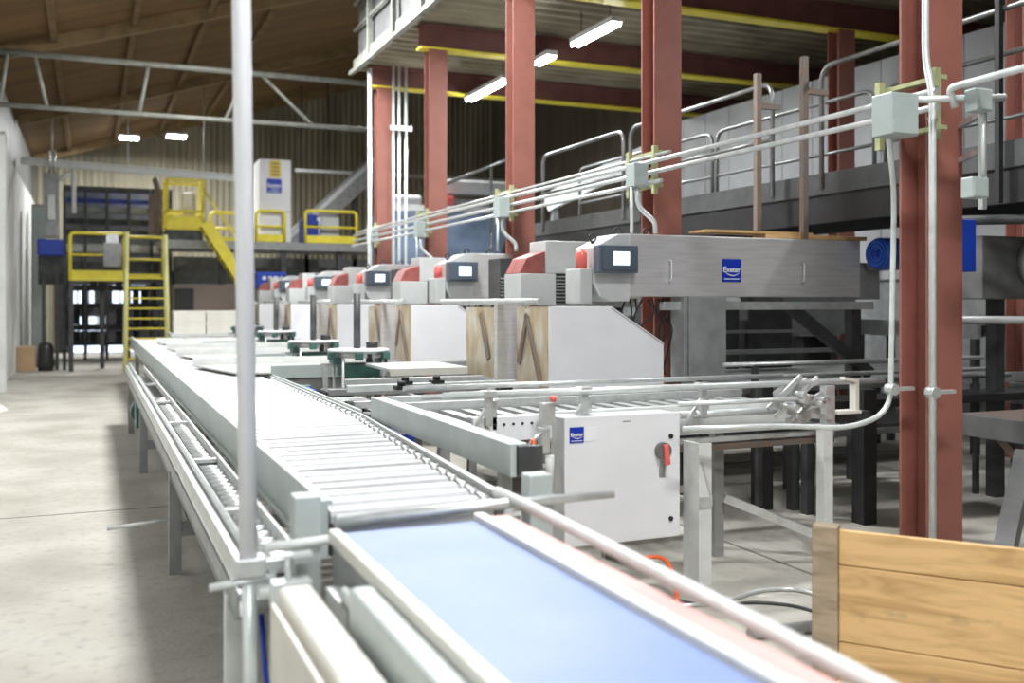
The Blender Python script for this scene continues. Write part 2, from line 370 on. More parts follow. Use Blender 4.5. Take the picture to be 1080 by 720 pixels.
def jbox(px0, px1, py0, py1, Y, label, name='junction_box', dp=.18):
    a = W(px0, py1, Y=Y); b_ = W(px1, py0, Y=Y)
    t = thing(name, label, 'junction box', ((a.x+b_.x)/2, Y+dp/2, a.z))
    MB().box(a.x, b_.x, Y, Y+dp, a.z, b_.z).build('box_body', 'jbox', t, .006)
    MB().box(a.x+.008, b_.x-.008, Y-.006, Y, a.z+.008, b_.z-.008).build('box_cover', 'jbox', t, .002)
    return (a.x+b_.x)/2, a.z
jx, jz = jbox(941, 969, 99, 141, 4.0, 'largest pale grey junction box, on the nearest red column', dp=.15)
J2 = jbox(669, 684, 172, 196, 6.98, 'pale junction box on the conduits left of the fourth red column', dp=.14)
J3 = jbox(526, 538, 208, 229, 10.05, 'pale junction box on the conduits left of the third red column', dp=.16)
J4 = jbox(440, 449, 233, 250, 13.05, 'small pale junction box on the conduits by the second column', dp=.16)
J5 = jbox(389, 399, 241, 254, 15.9, 'smallest pale junction box at the far end of the conduits', dp=.16)
for (x, z), y, w_ in ((J2, 7.05, 'fourth red column'), (J3, 10.12, 'third red column'), (J4, 13.1, 'second red column')):
    pipe('drop_conduit', [(x, y, z), (x, y, z-.15), (x+.16, y-.02, z-.28), (x+.16, y-.02, 2.16)], .02, 'galvlight', 'short bent conduit dropping to the machine at the '+w_, rad=.08)
    pipe('drop_conduit', [(x-.05, y, z), (x-.05, y, 2.16)], .014, 'galvlight', 'thin straight conduit dropping to the machine at the '+w_)
# nearest column pipes
tag(MB().bend([(4.30, 4.20, 6.0), (4.30, 4.20, 2.95), (4.27, 4.12, 2.75), (4.27, 4.12, .02)], .020, .1).build('conduit', 'galvlight'), 'long bright conduit running the full height of the nearest red column', 'conduit')
p = [(4.26, 4.08+.02, jz+.01), (4.21, 4.34, jz-.25), (4.21, 4.36, 1.4), (4.21, 4.37, 0.97), (3.95, 4.4, .885), (3.6, 4.55, .90), (2.98, 4.62, .905)]
p[0] = (jx-.02, 4.1, jz)
pipe('conduit', p, .0155, 'galvlight', 'bent conduit from the big junction box down and left along the white cabinet top', rad=.16)
for q, (x, y, w_) in enumerate(((4.27, 4.12, 'the full height conduit'), (4.21, 4.36, 'the bent conduit'))):
    b = MB(); zc = 1.10
    b.bar((x-.04, y-.0, zc), (x+.16, y-.0, zc), .03, .02).tube([(x, y-.03, zc), (x, y+.03, zc)], .034, 8)
    tag(b.build('conduit_clamp', 'galv'), 'steel clamp holding '+w_+' to the nearest red column', 'clamp')
# hairpin pipe and boxes right of column
a = W(1000, 93, Y=4.0); 
pipe('conduit', [(a.x+.05, 4.0, a.z-.1), (a.x, 4.0, a.z), (a.x, 2.6, a.z+.02)], .02, 'galvlight', 'conduit leading toward the viewer right of the nearest red column', rad=.05)
pipe('conduit', [(jx+.08, 4.05, 2.68), (4.62, 3.95, 2.72)], .02, 'galvlight', 'short conduit crossing the nearest red column beside the junction box', rad=.05)
jbox(1030, 1047, 94, 116, 3.85, 'small grey box right of the nearest red column, upper one', dp=.08)
jbox(1026, 1043, 187, 208, 3.85, 'small grey box right of the nearest red column, lower one', dp=.08)
x = XY(1037, 3.9)
pipe('conduit', [(x, 3.9, W(1037, 116, Y=3.9).z), (x, 3.9, W(1037, 186, Y=3.9).z)], .014, 'galvlight', 'short vertical conduit joining the two small grey boxes')

xs = XY(1037, 3.94)
tag(MB().box(xs-.015, xs+.015, 3.93, 3.96, 2.1, 2.72).bar((4.66, 4.30, 2.42), (xs, 3.955, 2.42), .03, .03).bar((4.66, 4.30, 2.62), (xs, 3.955, 2.62), .03, .03).build('box_support', 'galv'), 'galvanised strut holding the two small grey boxes right of the nearest red column', 'strut')
# ================================================================== WALKWAY
t = thing('walkway', 'raised dark steel walkway with kick plates behind the sorting heads', 'walkway', (6.3, 8.5, 2.5))
MB().box(6.0, 7.05, 3.0, 14, 2.52, 2.58).build('walkway_deck', 'black', t)
MB().box(5.98, 6.0, 3.0, 9.9, 2.55, 2.74).box(5.98, 6.0, 10.2, 14, 2.55, 2.74).build('kick_plate', 'kick', t)
MB().box(7.05, 7.07, 3.0, 14, 2.55, 2.76).build('kick_plate', 'kick', t)
MB().box(6.0, 6.08, 3.0, 14, 2.3, 2.52).box(6.97, 7.05, 3.0, 14, 2.3, 2.52).build('stringer', 'black', t)
k = 0
for y in (3.4, 9.5, 13.0):
    for x in (6.04, 7.0): MB().box(x-.05, x+.05, y-.05, y+.05, 0, 2.3).build('support_post', 'dark', t)
def railsec(x, y0, y1, ztop, zf, label, m='rail', mid=True):
    t = thing('handrail', label, 'handrail', (x, (y0+y1)/2, zf), 'walkway handrails')
    MB().bend([(x, y0, zf), (x, y0, ztop), (x, y1, ztop), (x, y1, zf)], .024, .16, 10).build('top_rail', m, t)
    if mid: MB().tube([(x, y0, (ztop+zf)/2), (x, y1, (ztop+zf)/2)], .019, 8).build('mid_rail', m, t)
    return t
ZT = 3.68
railsec(5.97, 10.57, 12.9, ZT, 2.6, 'front handrail section in the gap between third and fourth red columns')
railsec(5.97, 7.71, 10.4, ZT, 2.6, 'front handrail section just right of the fourth red column')
railsec(5.97, 4.0, 7.02, ZT, 2.6, 'front handrail section reaching behind the nearest red column', mid=False)
railsec(7.07, 10.3, 13.9, ZT, 2.6, 'rear handrail section farthest along the walkway')
railsec(7.07, 7.55, 10.2, ZT, 2.6, 'rear handrail section in the middle of the walkway')
railsec(7.07, 3.2, 7.4, ZT, 2.6, 'rear handrail section behind the nearest red column')
tag(MB().box(5.91, 5.95, 5.10, 5.14, 2.3, 4.2).build('square_post', 'black'), 'dark square post right of the nearest red column', 'post')
for px, y0 in ((799, 78), (848, 60)):
    a = W(px, y0, X=5.7)
    tag(MB().box(a.x-.027, a.x+.027, a.y-.027, a.y+.027, 2.14, a.z).box(a.x-.005, a.x+.25, a.y-.02, a.y+.02, a.z-.32, a.z-.27).build('rusty_post', 'rusty'),
        ('left' if px < 820 else 'right')+' of the two rusty square tubes rising before the walkway', 'post')
tag(MB().box(5.3, 6.4, 6.93, 7.1, 2.145, 2.18).box(4.7, 5.8, 6.93, 7.2, 2.18, 2.2).build('timber_plank', 'pine'), 'light timber planks lying on the nearest long stainless housing', 'plank')

# ================================================================== SORTING MACHINES
def text(s, size, loc, parent, m='letter', name='lettering', ext=.001):
    c = bpy.data.curves.new(name, 'FONT'); c.body = s; c.size = size; c.extrude = ext; c.align_x = 'CENTER'; c.align_y = 'CENTER'
    c.offset = size*.018; o = bpy.data.objects.new(name, c); COL.objects.link(o)
    inv = world_of(parent).inverted(); o.rotation_euler = (PI/2, 0, 0)
    bpy.context.view_layer.update()
    me = bpy.data.meshes.new_from_object(o.evaluated_get(bpy.context.evaluated_depsgraph_get())); bpy.data.objects.remove(o)
    me.transform(Matrix.Translation(inv @ Vector(loc)) @ Matrix.Rotation(PI/2, 4, 'X'))
    me.materials.clear(); me.materials.append(M[m])
    o = bpy.data.objects.new(name, me); COL.objects.link(o); o.parent = parent
    return o
def logo(x0, x1, y, z0, z1, parent, boxname='logo_plate'):
    p = MB().box(x0, x1, y-.004, y, z0, z1).build(boxname, 'blueprint', parent); wd = x1-x0; ht = z1-z0; xc = (x0+x1)/2
    p['label'] = 'blue logo plate with white lettering'
    o = text('Exeter', wd*.34, (xc, y-.006, z0+ht*.53), p)
    arc = []
    for k in range(11):
        tt = k/10; arc.append((xc-wd*.36+wd*.76*tt, y-.006, z0+ht*(.42-.17*math.sin(PI*tt*.85)+.05*tt)))
    b = MB()
    for k in range(10):
        b.bar(arc[k], arc[k+1], .002, ht*(.012+.035*math.sin(PI*(k+.5)/10)))
    b.build('swoosh', 'letter', p)
    MB().box(x0+wd*.1, x1-wd*.1, y-.006, y-.004, z0+ht*.11, z0+ht*.15).build('underline', 'letter', p)
    return p
def louver(b, x0, x1, y, z0, z1, n=8):
    for k in range(n):
        z = z0+(z1-z0)*(k+.15)/n; h = (z1-z0)/n
        b.add([(x0, y, z+h*.55), (x1, y, z+h*.55), (x1, y-.03, z), (x0, y-.03, z), (x0, y, z+h*.62), (x1, y, z+h*.62), (x1, y-.03, z+.012), (x0, y-.03, z+.012)],
              [(0, 1, 2, 3), (4, 7, 6, 5), (3, 2, 6, 7), (0, 4, 5, 1)])
def machine(Y0, label):
    d = Y0-6.9
    t = thing('sorting_machine', label, 'sorting machine', (4.5, Y0, 0), 'stainless sorting machines standing in a row')
    def y(v): return v+d
    MB().box(3.95, 6.30, y(6.9), y(7.22), 1.64, 2.14).build('main_housing', 'stainless', t, .008)
    MB().prism([(3.68, 1.64), (3.76, 1.60), (3.95, 1.60), (3.95, 2.14), (3.84, 2.135), (3.63, 2.03), (3.63, 1.74)], y(6.89), y(7.22)).build('housing_nose', 'nose', t, .01)
    MB().box(6.30, 6.6, y(6.98), y(7.2), 1.62, 1.95).build('end_bracket', 'midgrey', t, .005)
    # screen
    sb = MB().prism([(3.62, 1.825), (3.97, 1.825), (3.97, 2.04), (3.62, 2.04)], y(6.79), y(6.89)).build('control_panel', 'screenbox', t, .008)
    MB().box(3.655, 3.935, y(6.782), y(6.79), 1.845, 2.02).build('panel_bezel', 'screenbox', sb, .003)
    MB().box(3.74, 3.885, y(6.777), y(6.7815), 1.885, 1.99).build('lit_screen', 'screen', sb)
    # beacon
    rl = MB().tube([(3.565, y(6.98), 1.86), (3.565, y(6.98), 1.98), (3.565, y(6.98), 2.01)], [.045, .045, .02], 14).build('red_beacon', 'redlens', t)
    MB().box(3.52, 3.63, y(6.92), y(7.18), 1.58, 1.86).build('side_box', 'nose', t, .01)
    for x in (4.32, 5.65):
        MB().bend([(x, y(6.9), 1.93), (x, y(6.86), 1.93), (x, y(6.86), 1.77), (x, y(6.9), 1.77)], .009, .02, 8).build('handle', 'galvlight', t)
    logo(4.83, 5.02, y(6.899), 1.765, 1.955, t)
    # lifting eyes
    for x in (3.70, 3.93, 4.2):
        b = MB(); c = Vector((x, y(7.05), 2.17 if x > 3.8 else 2.11)); ring = [c+Vector((.03*math.cos(a*PI/6), 0, .03*math.sin(a*PI/6))) for a in range(13)]
        b.tube(ring, .008, 6).tube([c+Vector((0, 0, -.045)), c+Vector((0, 0, -.025))], .015, 6); b.build('lifting_eye', 'black', t)
    # motor
    mo = MB().tube([(6.33, y(6.74), 2.02), (6.36, y(6.74), 2.02), (6.6, y(6.74), 2.02), (6.62, y(6.74), 2.02)], [.115, .14, .14, .08], 24).build('drive_motor', 'bluemotor', t)
    b = MB()
    for r in (.05, .085, .118): b.tube([(6.326, y(6.74)+r*math.cos(a*PI/10), 2.02+r*math.sin(a*PI/10)) for a in range(21)], .005, 6)
    b.box(6.315, 6.33, y(6.71), y(6.77), 1.99, 2.05); b.build('fan_grille', 'blueprint', mo)
    MB().box(6.45, 6.6, y(6.87), y(6.98), 1.88, 2.1).build('motor_mount', 'midgrey', t)
    # under beam + legs
    MB().box(4.3, 6.5, y(6.95), y(7.02), 1.53, 1.60).build('support_beam', 'galv', t, .004)
    MB().box(4.46, 4.50, y(6.9), y(7.1), .95, 1.64).box(4.5, 4.86, y(6.88), y(6.9), .95, 1.64).box(4.5, 4.86, y(7.1), y(7.12), .95, 1.64).build('frame_post', 'midgrey', t, .004)
    MB().bar((5.6, y(7.0), 1.56), (6.5, y(7.0), .95), .06, .1).build('brace', 'dark', t)
    MB().box(6.3, 6.4, y(7.0), y(7.1), .9, 1.6).build('frame_post', 'dark', t)
    MB().box(4.5, 4.6, y(7.0), y(7.08), 0, .9).build('leg', 'dark', t); MB().box(6.3, 6.4, y(7.0), y(7.08), 0, .9).build('leg', 'dark', t)
    for xa_, xb_ in ((4.9, 5.35), (5.5, 5.95), (6.05, 6.6)):
        MB().box(xa_, xb_, y(8.2), y(8.45), .93, 1.56).build('drive_box', 'dark', t, .01)
    MB().box(4.9, 6.6, y(7.5), y(7.56), 1.12, 1.16).box(4.9, 6.6, y(7.8), y(7.84), 1.30, 1.33).build('tie_rail', 'midgrey', t)
    # cables below nose
    b = MB()
    for k in range(8):
        x = 3.98+.05*k+random.uniform(-.02, .02); b.bend([(x, y(7.0), 1.62), (x+random.uniform(-.1, .1), y(6.97), 1.5), (x+random.uniform(-.12, .15), y(7.0), 1.40), (x+.05, y(7.03), 1.0)], .008, .08, 5, 3)
    b.build('cables', 'black', t)
    # front guard
    g = MB().prism([(3.2, .94), (4.207, .94), (4.207, 1.275), (3.735, 1.564), (3.2, 1.564)], y(6.8), y(6.82)).build('guard_panel', 'white', t, .004)
    MB().bar((3.735, y(6.797), 1.548), (4.2, y(6.797), 1.262), .004, .006).build('panel_seam', 'midgrey', g)
    s = MB().box(3.2, 3.215, y(6.82), y(7.42), .94, 1.56).build('side_window', 'tan', t); s['label'] = 'tan side panel with painted reflections'
    MB().bar((3.19, y(7.22), 1.50), (3.19, y(6.95), .98), .012, .05).bar((3.19, y(7.2), 1.50), (3.19, y(7.36), 1.1), .012, .05).build('lever_arm', 'rusty', t)
    # rear guard
    MB().prism([(3.2, .94), (3.9, .94), (3.9, 1.40), (3.7, 1.56), (3.2, 1.56)], y(7.9), y(7.92)).build('guard_panel', 'white', t, .004)
    s = MB().box(3.2, 3.215, y(7.92), y(8.6), .94, 1.55).build('side_window', 'tan', t); s['label'] = 'tan side panel with painted reflections'
    MB().bar((3.19, y(8.22), 1.5), (3.19, y(8.02), 1.1), .012, .07).build('lever_arm', 'rusty', t)
    MB().tube([(3.1, y(6.75), 1.60), (3.1, y(9.0), 1.60)], .025, 8).tube([(3.1, y(7.0), 1.6), (3.1, y(7.0), 1.55)], .018, 8).build('top_bar', 'galv', t)
    MB().box(3.08, 3.3, y(7.55), y(7.62), .94, 1.60).build('frame_post', 'stainless', t)
    # second housing row with louvres
    MB().box(3.57, 6.4, y(7.66), y(8.0), 1.84, 2.12).build('rear_housing', 'nose', t, .008)
    MB().prism([(3.33, 1.84), (3.57, 1.84), (3.57, 2.03), (3.40, 1.97)], y(7.67), y(7.98)).build('rear_cover', 'redlabel', t, .004)['label'] = 'dull red sloping cover'
    MB().box(3.33, 3.66, y(7.64), y(8.0), 1.57, 1.838).build('gear_box', 'nose', t, .008)
    b = MB().box(3.67, 3.93, y(7.69), y(8.0), 1.57, 1.835); b.build('vent_box', 'dark', t)
    b = MB(); louver(b, 3.67, 3.93, y(7.688), 1.57, 1.83, 9); b.build('louvre', 'midgrey', t)
    MB().box(3.66, 3.88, y(8.9), y(9.2), 1.58, 2.02).build('vent_box', 'dark', t)
    b = MB(); louver(b, 3.66, 3.88, y(8.898), 1.58, 1.84, 8); b.build('louvre', 'midgrey', t)
    return t
labs = ['nearest stainless sorting machine with long housing, blue logo and blue end motor', 'second nearest stainless sorting machine, its lit screen left of the third red column',
        'third sorting machine along the row, its screen below the farthest red column', 'fourth sorting machine along the row, small lit screen far back', 'farthest sorting machine in the row beside the white tower']
Ys = [6.9+3.5*i for i in range(5)]
m0 = machine(Ys[0], labs[0])
for i in range(1, 5): dup(m0, (4.5, Ys[i], 0), labs[i])

# sorting tables below the machines
def table(Y0, label):
    t = thing('sorting_table', label, 'table', (5.5, Y0, 0), 'sorting tables under the machines')
    for yy in (Y0-.2, Y0+1.75):
        MB().box(2.95, 8.4, yy, yy+.06, .84, .93).build('side_rail', 'midgrey', t)
    b = MB()
    for k in range(13): b.box(3.0, 8.4, Y0-.05+k*.14, Y0+.0+k*.14, .87, .90)
    b.build('slat_bed', 'galv', t)
    b = MB()
    for k in range(14): b.box(3.1+k*.4, 3.16+k*.4, Y0-.14, Y0+1.75, .84, .869)
    b.build('cross_bars', 'dark', t)
    MB().box(3.1, 8.3, Y0+.55, Y0+1.7, .36, .40).build('shade_pan', 'dark', t); MB().box(3.1, 8.3, Y0-.14, Y0-.09, .42, .47).build('lower_rail', 'midgrey', t)  # dark pan added under the table so the floor falls into shade
    for x in (3.3, 5.5, 8.2):
        for yy in (Y0-.14, Y0+1.7): MB().box(x-.04, x+.04, yy, yy+.05, 0, .84).build('leg', 'dark', t)
    return t
t0 = table(7.0, 'slatted steel table under the nearest sorting machine')
for i, nm_ in ((1, 'second'), (2, 'third'), (3, 'fourth')):
    dup(t0, (5.5, 7.0+3.5*i, 0), 'slatted steel table under the %s sorting machine in the row' % nm_)
# bars, clutter rails above the table at the right
for k, (y_, z_, x0_, x1_, m_) in enumerate(((6.3, 1.02, 3.9, 7.2, 'galv'), (6.1, .98, 4.3, 7.2, 'midgrey'), (6.55, 1.10, 4.6, 7.4, 'galv'))):
    tt = thing('guide_rail', ['lower bright guide rail before the sorting table legs, left of the nearest column', 'dull guide rail lowest before the sorting table', 'highest of the three guide rails before the sorting table'][k], 'rail', (x0_, y_, 0), 'guide rails before the nearest table')
    MB().tube([(x0_, y_, z_), (x1_, y_, z_)], .018, 8).build('rail_tube', m_, tt)
    for x in (x0_+.3, x1_-.4): MB().box(x-.02, x+.02, y_-.02, y_+.02, 0, z_-.01).build('stand', 'dark', tt)

# dark plant behind, at the right under the walkway
def darkconv(x0, x1, y0, y1, z, label, m='dark', rollers=True):
    t = thing('transfer_conveyor', label, 'conveyor', ((x0+x1)/2, (y0+y1)/2, 0), 'dark transfer conveyors under the walkway')
    MB().box(x0, x0+.05, y0, y1, z-.14, z+.04).build('side_rail', 'midgrey', t); MB().box(x1-.05, x1, y0, y1, z-.14, z+.04).build('side_rail', 'midgrey', t)
    MB().box(x0+.05, x1-.05, y0+.03, y1-.03, z-.06, z).build('belt', m, t)
    n = max(2, int((y1-y0)/1.8))
    for k in range(n+1):
        yy = y0+.06+(y1-y0-.12)*k/n
        for x in (x0+.03, x1-.03): MB().box(x-.035, x+.035, yy-.035, yy+.035, 0, z-.14).build('leg', 'dark', t)
    return t
darkconv(7.2, 7.95, 3.6, 5.6, 1.45, 'dark raised transfer conveyor seen right of the nearest red column', 'black')
darkconv(4.95, 7.4, 5.78, 6.24, .86, 'added dark shading conveyor under the guide rails left of the nearest red column', 'black')  # added to shade the floor and give a dark band below the rails
darkconv(8.5, 9.2, 7.6, 10.1, 1.35, 'dark transfer conveyor deep under the walkway, nearest of the pair', 'black')
darkconv(8.5, 9.2, 10.8, 16, 1.5, 'dark transfer conveyor deep under the walkway, farther of the pair', 'black')
b = thing('dark_hopper', 'large dark hopper block standing behind the nearest machine under the walkway', 'hopper', (7.7, 7.2, 0))
MB().prism([(7.2, 1.75), (8.4, 1.75), (8.1, 1.2), (7.5, 1.2)], 9.2, 10.0).build('hopper_body', 'darkgrey', b)
MB().box(7.5, 7.6, 9.25, 9.95, 0, 1.2).build('leg', 'dark', b); MB().box(8.0, 8.1, 9.25, 9.95, 0, 1.2).build('leg', 'dark', b)

# ================================================================== MAIN ROLLER CONVEYOR
ZR = .88
t = thing('slat_conveyor', 'long white slat conveyor running away from the blue belt', 'conveyor', (1.1, 11.5, 0))
def rx(y): return 1.31+(1.53-1.31)*min(1, max(0, (y-3.3)/2.9))
y = 3.30
while y < 12.5:
    xr = rx(y); w2 = .057
    MB().prism([(y-w2, ZR-.045), (y-w2, ZR-.022), (y-w2+.02, ZR-.006), (y, ZR), (y+w2-.02, ZR-.006), (y+w2, ZR-.022), (y+w2, ZR-.045)], .765, xr, 'X').build('slat', 'slat', t)
    y += .148
MB().box(.765, 1.5, 12.6, 20.2, ZR-.06, ZR).build('far_belt', 'whitebelt', t)
MB().box(.765, 1.30, 3.4, 12.5, .72, .76).build('bed_pan', 'dark', t)
MB().box(.71, .735, 3.3, 20.3, .74, .935).box(.69, .71, 3.3, 20.3, .74, .76).box(.735, .75, 3.3, 20.3, .92, .935).build('side_plate', 'plate', t, .003)
MB().box(1.605, 1.625, 6.3, 20.3, .74, .90).build('side_plate', 'plate', t, .003)
b = MB()
b.prism([(1.345, 3.3), (1.37, 3.3), (1.585, 6.2), (1.56, 6.2)], .76, .865, 'Z'); b.build('side_plate', 'midgrey', t)
# roller bearing blocks on right (dark chain)
y = 3.45
while y < 9.5:
    x = rx(y)+.03; MB().tube([(x-.02, y, .855), (x+.015, y, .855)], .026, 8).box(x-.012, x+.012, y-.04, y+.04, .80, .835).build('bearing_block', 'galv', t); y += .148
MB().prism([(1.395, 3.35), (1.425, 3.35), (1.60, 6.2), (1.60, 11), (1.588, 11), (1.588, 6.2)], .80, .885, 'Z').build('edge_strip', 'whiteframe', t)
# left trough with chain
MB().box(.50, .69, 3.3, 14.0, .60, .63).build('chain_trough', 'midgrey', t)
b = MB(); y = 3.5
while y < 9.6:
    b.box(.57, .63, y, y+.07, .655, .69).tube([(.54, y+.035, .70), (.66, y+.035, .70)], .022, 6); y += .11
b.build('chain', 'galv', t)
MB().box(.64, .655, 3.5, 13.8, .70, .76).build('chain_guide', 'whiteframe', t)
MB().box(.43, .50, 3.3, 14.0, .74, .765).box(.43, .445, 3.3, 14.0, .685, .74).build('outer_rail', 'galv', t, .003)
MB().box(.435, .445, 3.3, 14.0, .575, .65).box(.43, .50, 3.3, 14, .57, .58).build('lower_channel', 'midgrey', t, .003)
MB().tube([(.475, 3.3, .785), (.475, 14, .785)], .014, 8).build('edge_tube', 'galvlight', t)
for yy in (4.2, 5.6, 7.4, 9, 11): MB().box(.5, .7, yy, yy+.05, .725, .745).build('cross_tie', 'galv', t)
for yy in (3.52, 6.15, 9.9, 12.9, 16.2, 19.6):
    x = .46 if yy < 14 else .8
    MB().box(x-.035, x+.035, yy-.03, yy+.03, 0, .60 if yy < 14 else .74).build('leg', 'whiteframe' if yy < 4 else 'midgrey', t)
    MB().box(1.45, 1.52, yy-.03, yy+.03, 0, .78).build('leg', 'midgrey', t)
for yy in (6.15, 9.9, 12.9): MB().box(.49, 1.46, yy-.02, yy+.02, .22, .30).build('cross_brace', 'midgrey', t)
MB().bend([(.46, 6.05, .55), (.52, 5.75, .35), (.62, 5.4, .28), (.75, 5.1, .40), (.8, 4.9, .6)], .012, .1, 6).build('hanging_cable', 'black', t)
# green gearmotor
g = thing('gear_motor', 'dark green gear motor hung under the left side of the slat conveyor', 'motor', (.42, 11, .35))
MB().tube([(.5, 11.0, .45), (.5, 11.35, .45)], .11, 16).tube([(.5, 10.9, .45), (.5, 11.0, .45)], .08, 16).build('motor_body', 'greenmachine', g)
MB().box(.42, .62, 10.6, 10.9, .33, .57).build('gear_box', 'greenmachine', g, .01)
# small arm rods sticking out left
tag(MB().tube([(.10, 6.6, .20), (.44, 6.45, .26)], .012, 8).build('sensor_rod', 'galvlight'), 'thin pale rod sticking out left of the conveyor leg near the floor', 'rod')
# the stout guard on the right of the rollers
t = thing('side_guard', 'pale grey green channel guard along the right edge of the white slats', 'guard', (1.62, 4.9, .87))
MB().box(1.60, 1.63, 3.78, 6.0, .872, 1.01).box(1.632, 1.68, 3.78, 6.0, .995, 1.01).build('guard_channel', 'plate', t, .004)
MB().box(1.61, 1.66, 3.9, 3.95, .5, .87).build('bracket', 'midgrey', t); MB().box(1.61, 1.66, 5.8, 5.85, .5, .87).build('bracket', 'midgrey', t)
MB().box(1.632, 1.74, 3.76, 3.80, .88, 1.0).build('end_cap', 'dark', t)
for yy in (5.4, 5.9): tag(MB().box(1.60, 1.70, yy, yy+.3, .80, .85).build('blue_cover', 'deepblue'), ('nearer' if yy < 5.6 else 'farther')+' small blue cover below the side guard', 'cover')
m_ = thing('small_blue_motor', 'small bright blue motor beside the right edge of the white slats', 'motor', (1.75, 8.3, .7))
MB().tube([(1.68, 8.1, .80), (1.68, 8.45, .80)], .08, 14).build('motor_body', 'bluemotor', m_); MB().box(1.64, 1.74, 8.45, 8.6, .72, .88).build('gear_box', 'greenmachine', m_)

# tall pole
t = thing('tall_pole', 'tall white vertical pole clamped to the front left corner of the conveyor', 'pole', (.487, 3.18, 0))
PX, PYY = .458, 3.19
MB().tube([(PX, PYY, .80), (PX-.022, PYY, 2.5), (PX-.066, PYY, 6.0)], .029, 14).build('upper_tube', 'white', t)
MB().tube([(PX+.01, PYY, .0), (PX, PYY, .84)], .022, 14).build('lower_tube', 'galvlight', t)
MB().box(PX-.045, PX+.05, PYY-.04, PYY+.04, .74, .80).box(PX+.05, PX+.16, PYY-.02, PYY+.02, .755, .785).build('clamp', 'galv', t, .005)
MB().tube([(PX-.12, PYY-.02, .72), (PX+.08, PYY-.02, .735)], .012, 8).tube([(PX+.02, PYY-.05, .70), (PX+.14, PYY-.05, .69)], .025, 8).build('clamp_handle', 'galvlight', t)

# corner posts and bars
tag(MB().box(.590, .675, 3.13, 3.22, 0, .985).build('corner_post', 'plate', None, .006), 'square grey post at the left corner where white slats meet the blue belt', 'post')
tag(MB().box(1.43, 1.52, 3.2, 3.28, 0, .985).build('corner_post', 'plate', None, .006), 'square grey post at the right corner where white slats meet the blue belt', 'post')
tag(MB().tube([(.50, 3.10, .845), (.745, 3.09, .855)], .016, 10).build('tie_bar', 'whiteframe'), 'short pale bar tying the tall pole to the left corner post', 'bar')
tag(MB().tube([(.74, 3.22, .875), (1.36, 3.22, .89), (1.74, 3.15, .905)], [.02, .02, .013], 10).build('end_bar', 'galv'), 'grey round bar lying across between white slats and blue belt', 'bar')
tag(MB().tube([(1.37, 3.36, .905), (1.37, 2.9, .905), (1.35, 1.2, .88), (1.34, .6, .87)], .02, 12).build('side_rail_tube', 'whiteframe'), 'pale round rail running toward the viewer right of the blue belt', 'rail')

# ================================================================== BLUE BELT CONVEYOR
t = thing('belt_conveyor', 'blue belt conveyor in the foreground with pale side frames', 'conveyor', (.95, 1.8, 0))
b = MB(); prof = [(3.13, .86), (.45, .86)]
b.box(.735, 1.19, .45, 3.12, .845, .862).tube([(.735, 3.10, .812), (1.19, 3.10, .812)], .05, 16)
b.build('belt', 'belt', t)
MB().box(.755, 1.17, .45, 2.95, .74, .80).build('belt_pan', 'midgrey', t)
MB().box(.69, .725, .45, 3.1, .84, .885).build('left_edge_strip', 'beige', t, .006)
MB().box(.705, .72, .45, 3.1, .70, .84).build('left_side_plate', 'midgrey', t)
MB().box(1.195, 1.235, .45, 3.15, .78, .885).build('right_side_frame', 'beige', t, .006)
MB().box(1.235, 1.315, .45, 3.12, .84, .875).build('red_strip', 'pink', t, .006)['label'] = 'pink red strip'
MB().box(1.235, 1.30, .45, 3.12, .60, .838).build('right_lower_frame', 'plate', t, .004)
MB().box(.62, .685, .45, 2.55, .50, .855).build('left_cover', 'plate', t, .012)
MB().tube([(.66, 2.62, .78), (.66, 2.75, .78)], .02, 10).box(.64, .68, 2.65, 2.9, .70, .76).build('belt_tensioner', 'galv', t)
for yy in (.8, 2.2):
    MB().box(.74, .79, yy, yy+.05, 0, .74).build('leg', 'whiteframe', t); MB().box(1.24, 1.29, yy, yy+.05, 0, .60).build('leg', 'whiteframe', t)
t = thing('lower_beam', 'broad off white covered beam left of the blue belt', 'beam', (.55, 1.8, 0))
MB().box(.50, .60, .45, 2.92, .66, .775).build('beam_cover', 'beige', t, .02, 3)
MB().box(.47, .485, .45, 2.86, .35, .745).box(.485, .60, .45, 2.86, .35, .37).box(.485, .5, .45, 2.86, .70, .72).build('side_skirt', 'beige', t, .004)
for yy in (.8, 2.6): MB().box(.52, .57, yy, yy+.05, 0, .35).box(.52, .57, yy, yy+.05, .37, .67).build('leg', 'midgrey', t)
tag(MB().box(.50, .615, 2.98, 3.05, .68, .76).tube([(.55, 3.02, .76), (.55, 3.02, .83)], .01, 8).box(.50, .62, 3.0, 3.04, .83, .84).box(.52, .57, 2.99, 3.04, 0, .68).build('take_up_bracket', 'galvlight'), 'small pale take up bracket beside the left corner post', 'bracket')
tag(MB().bend([(.53, 3.4, .55), (.54, 3.35, .30), (.60, 3.3, .42), (.9, 3.45, .40)], .010, .06, 6).build('blue_cable', 'deepblue'), 'thin blue cable hanging under the conveyor corner by the pole', 'cable')

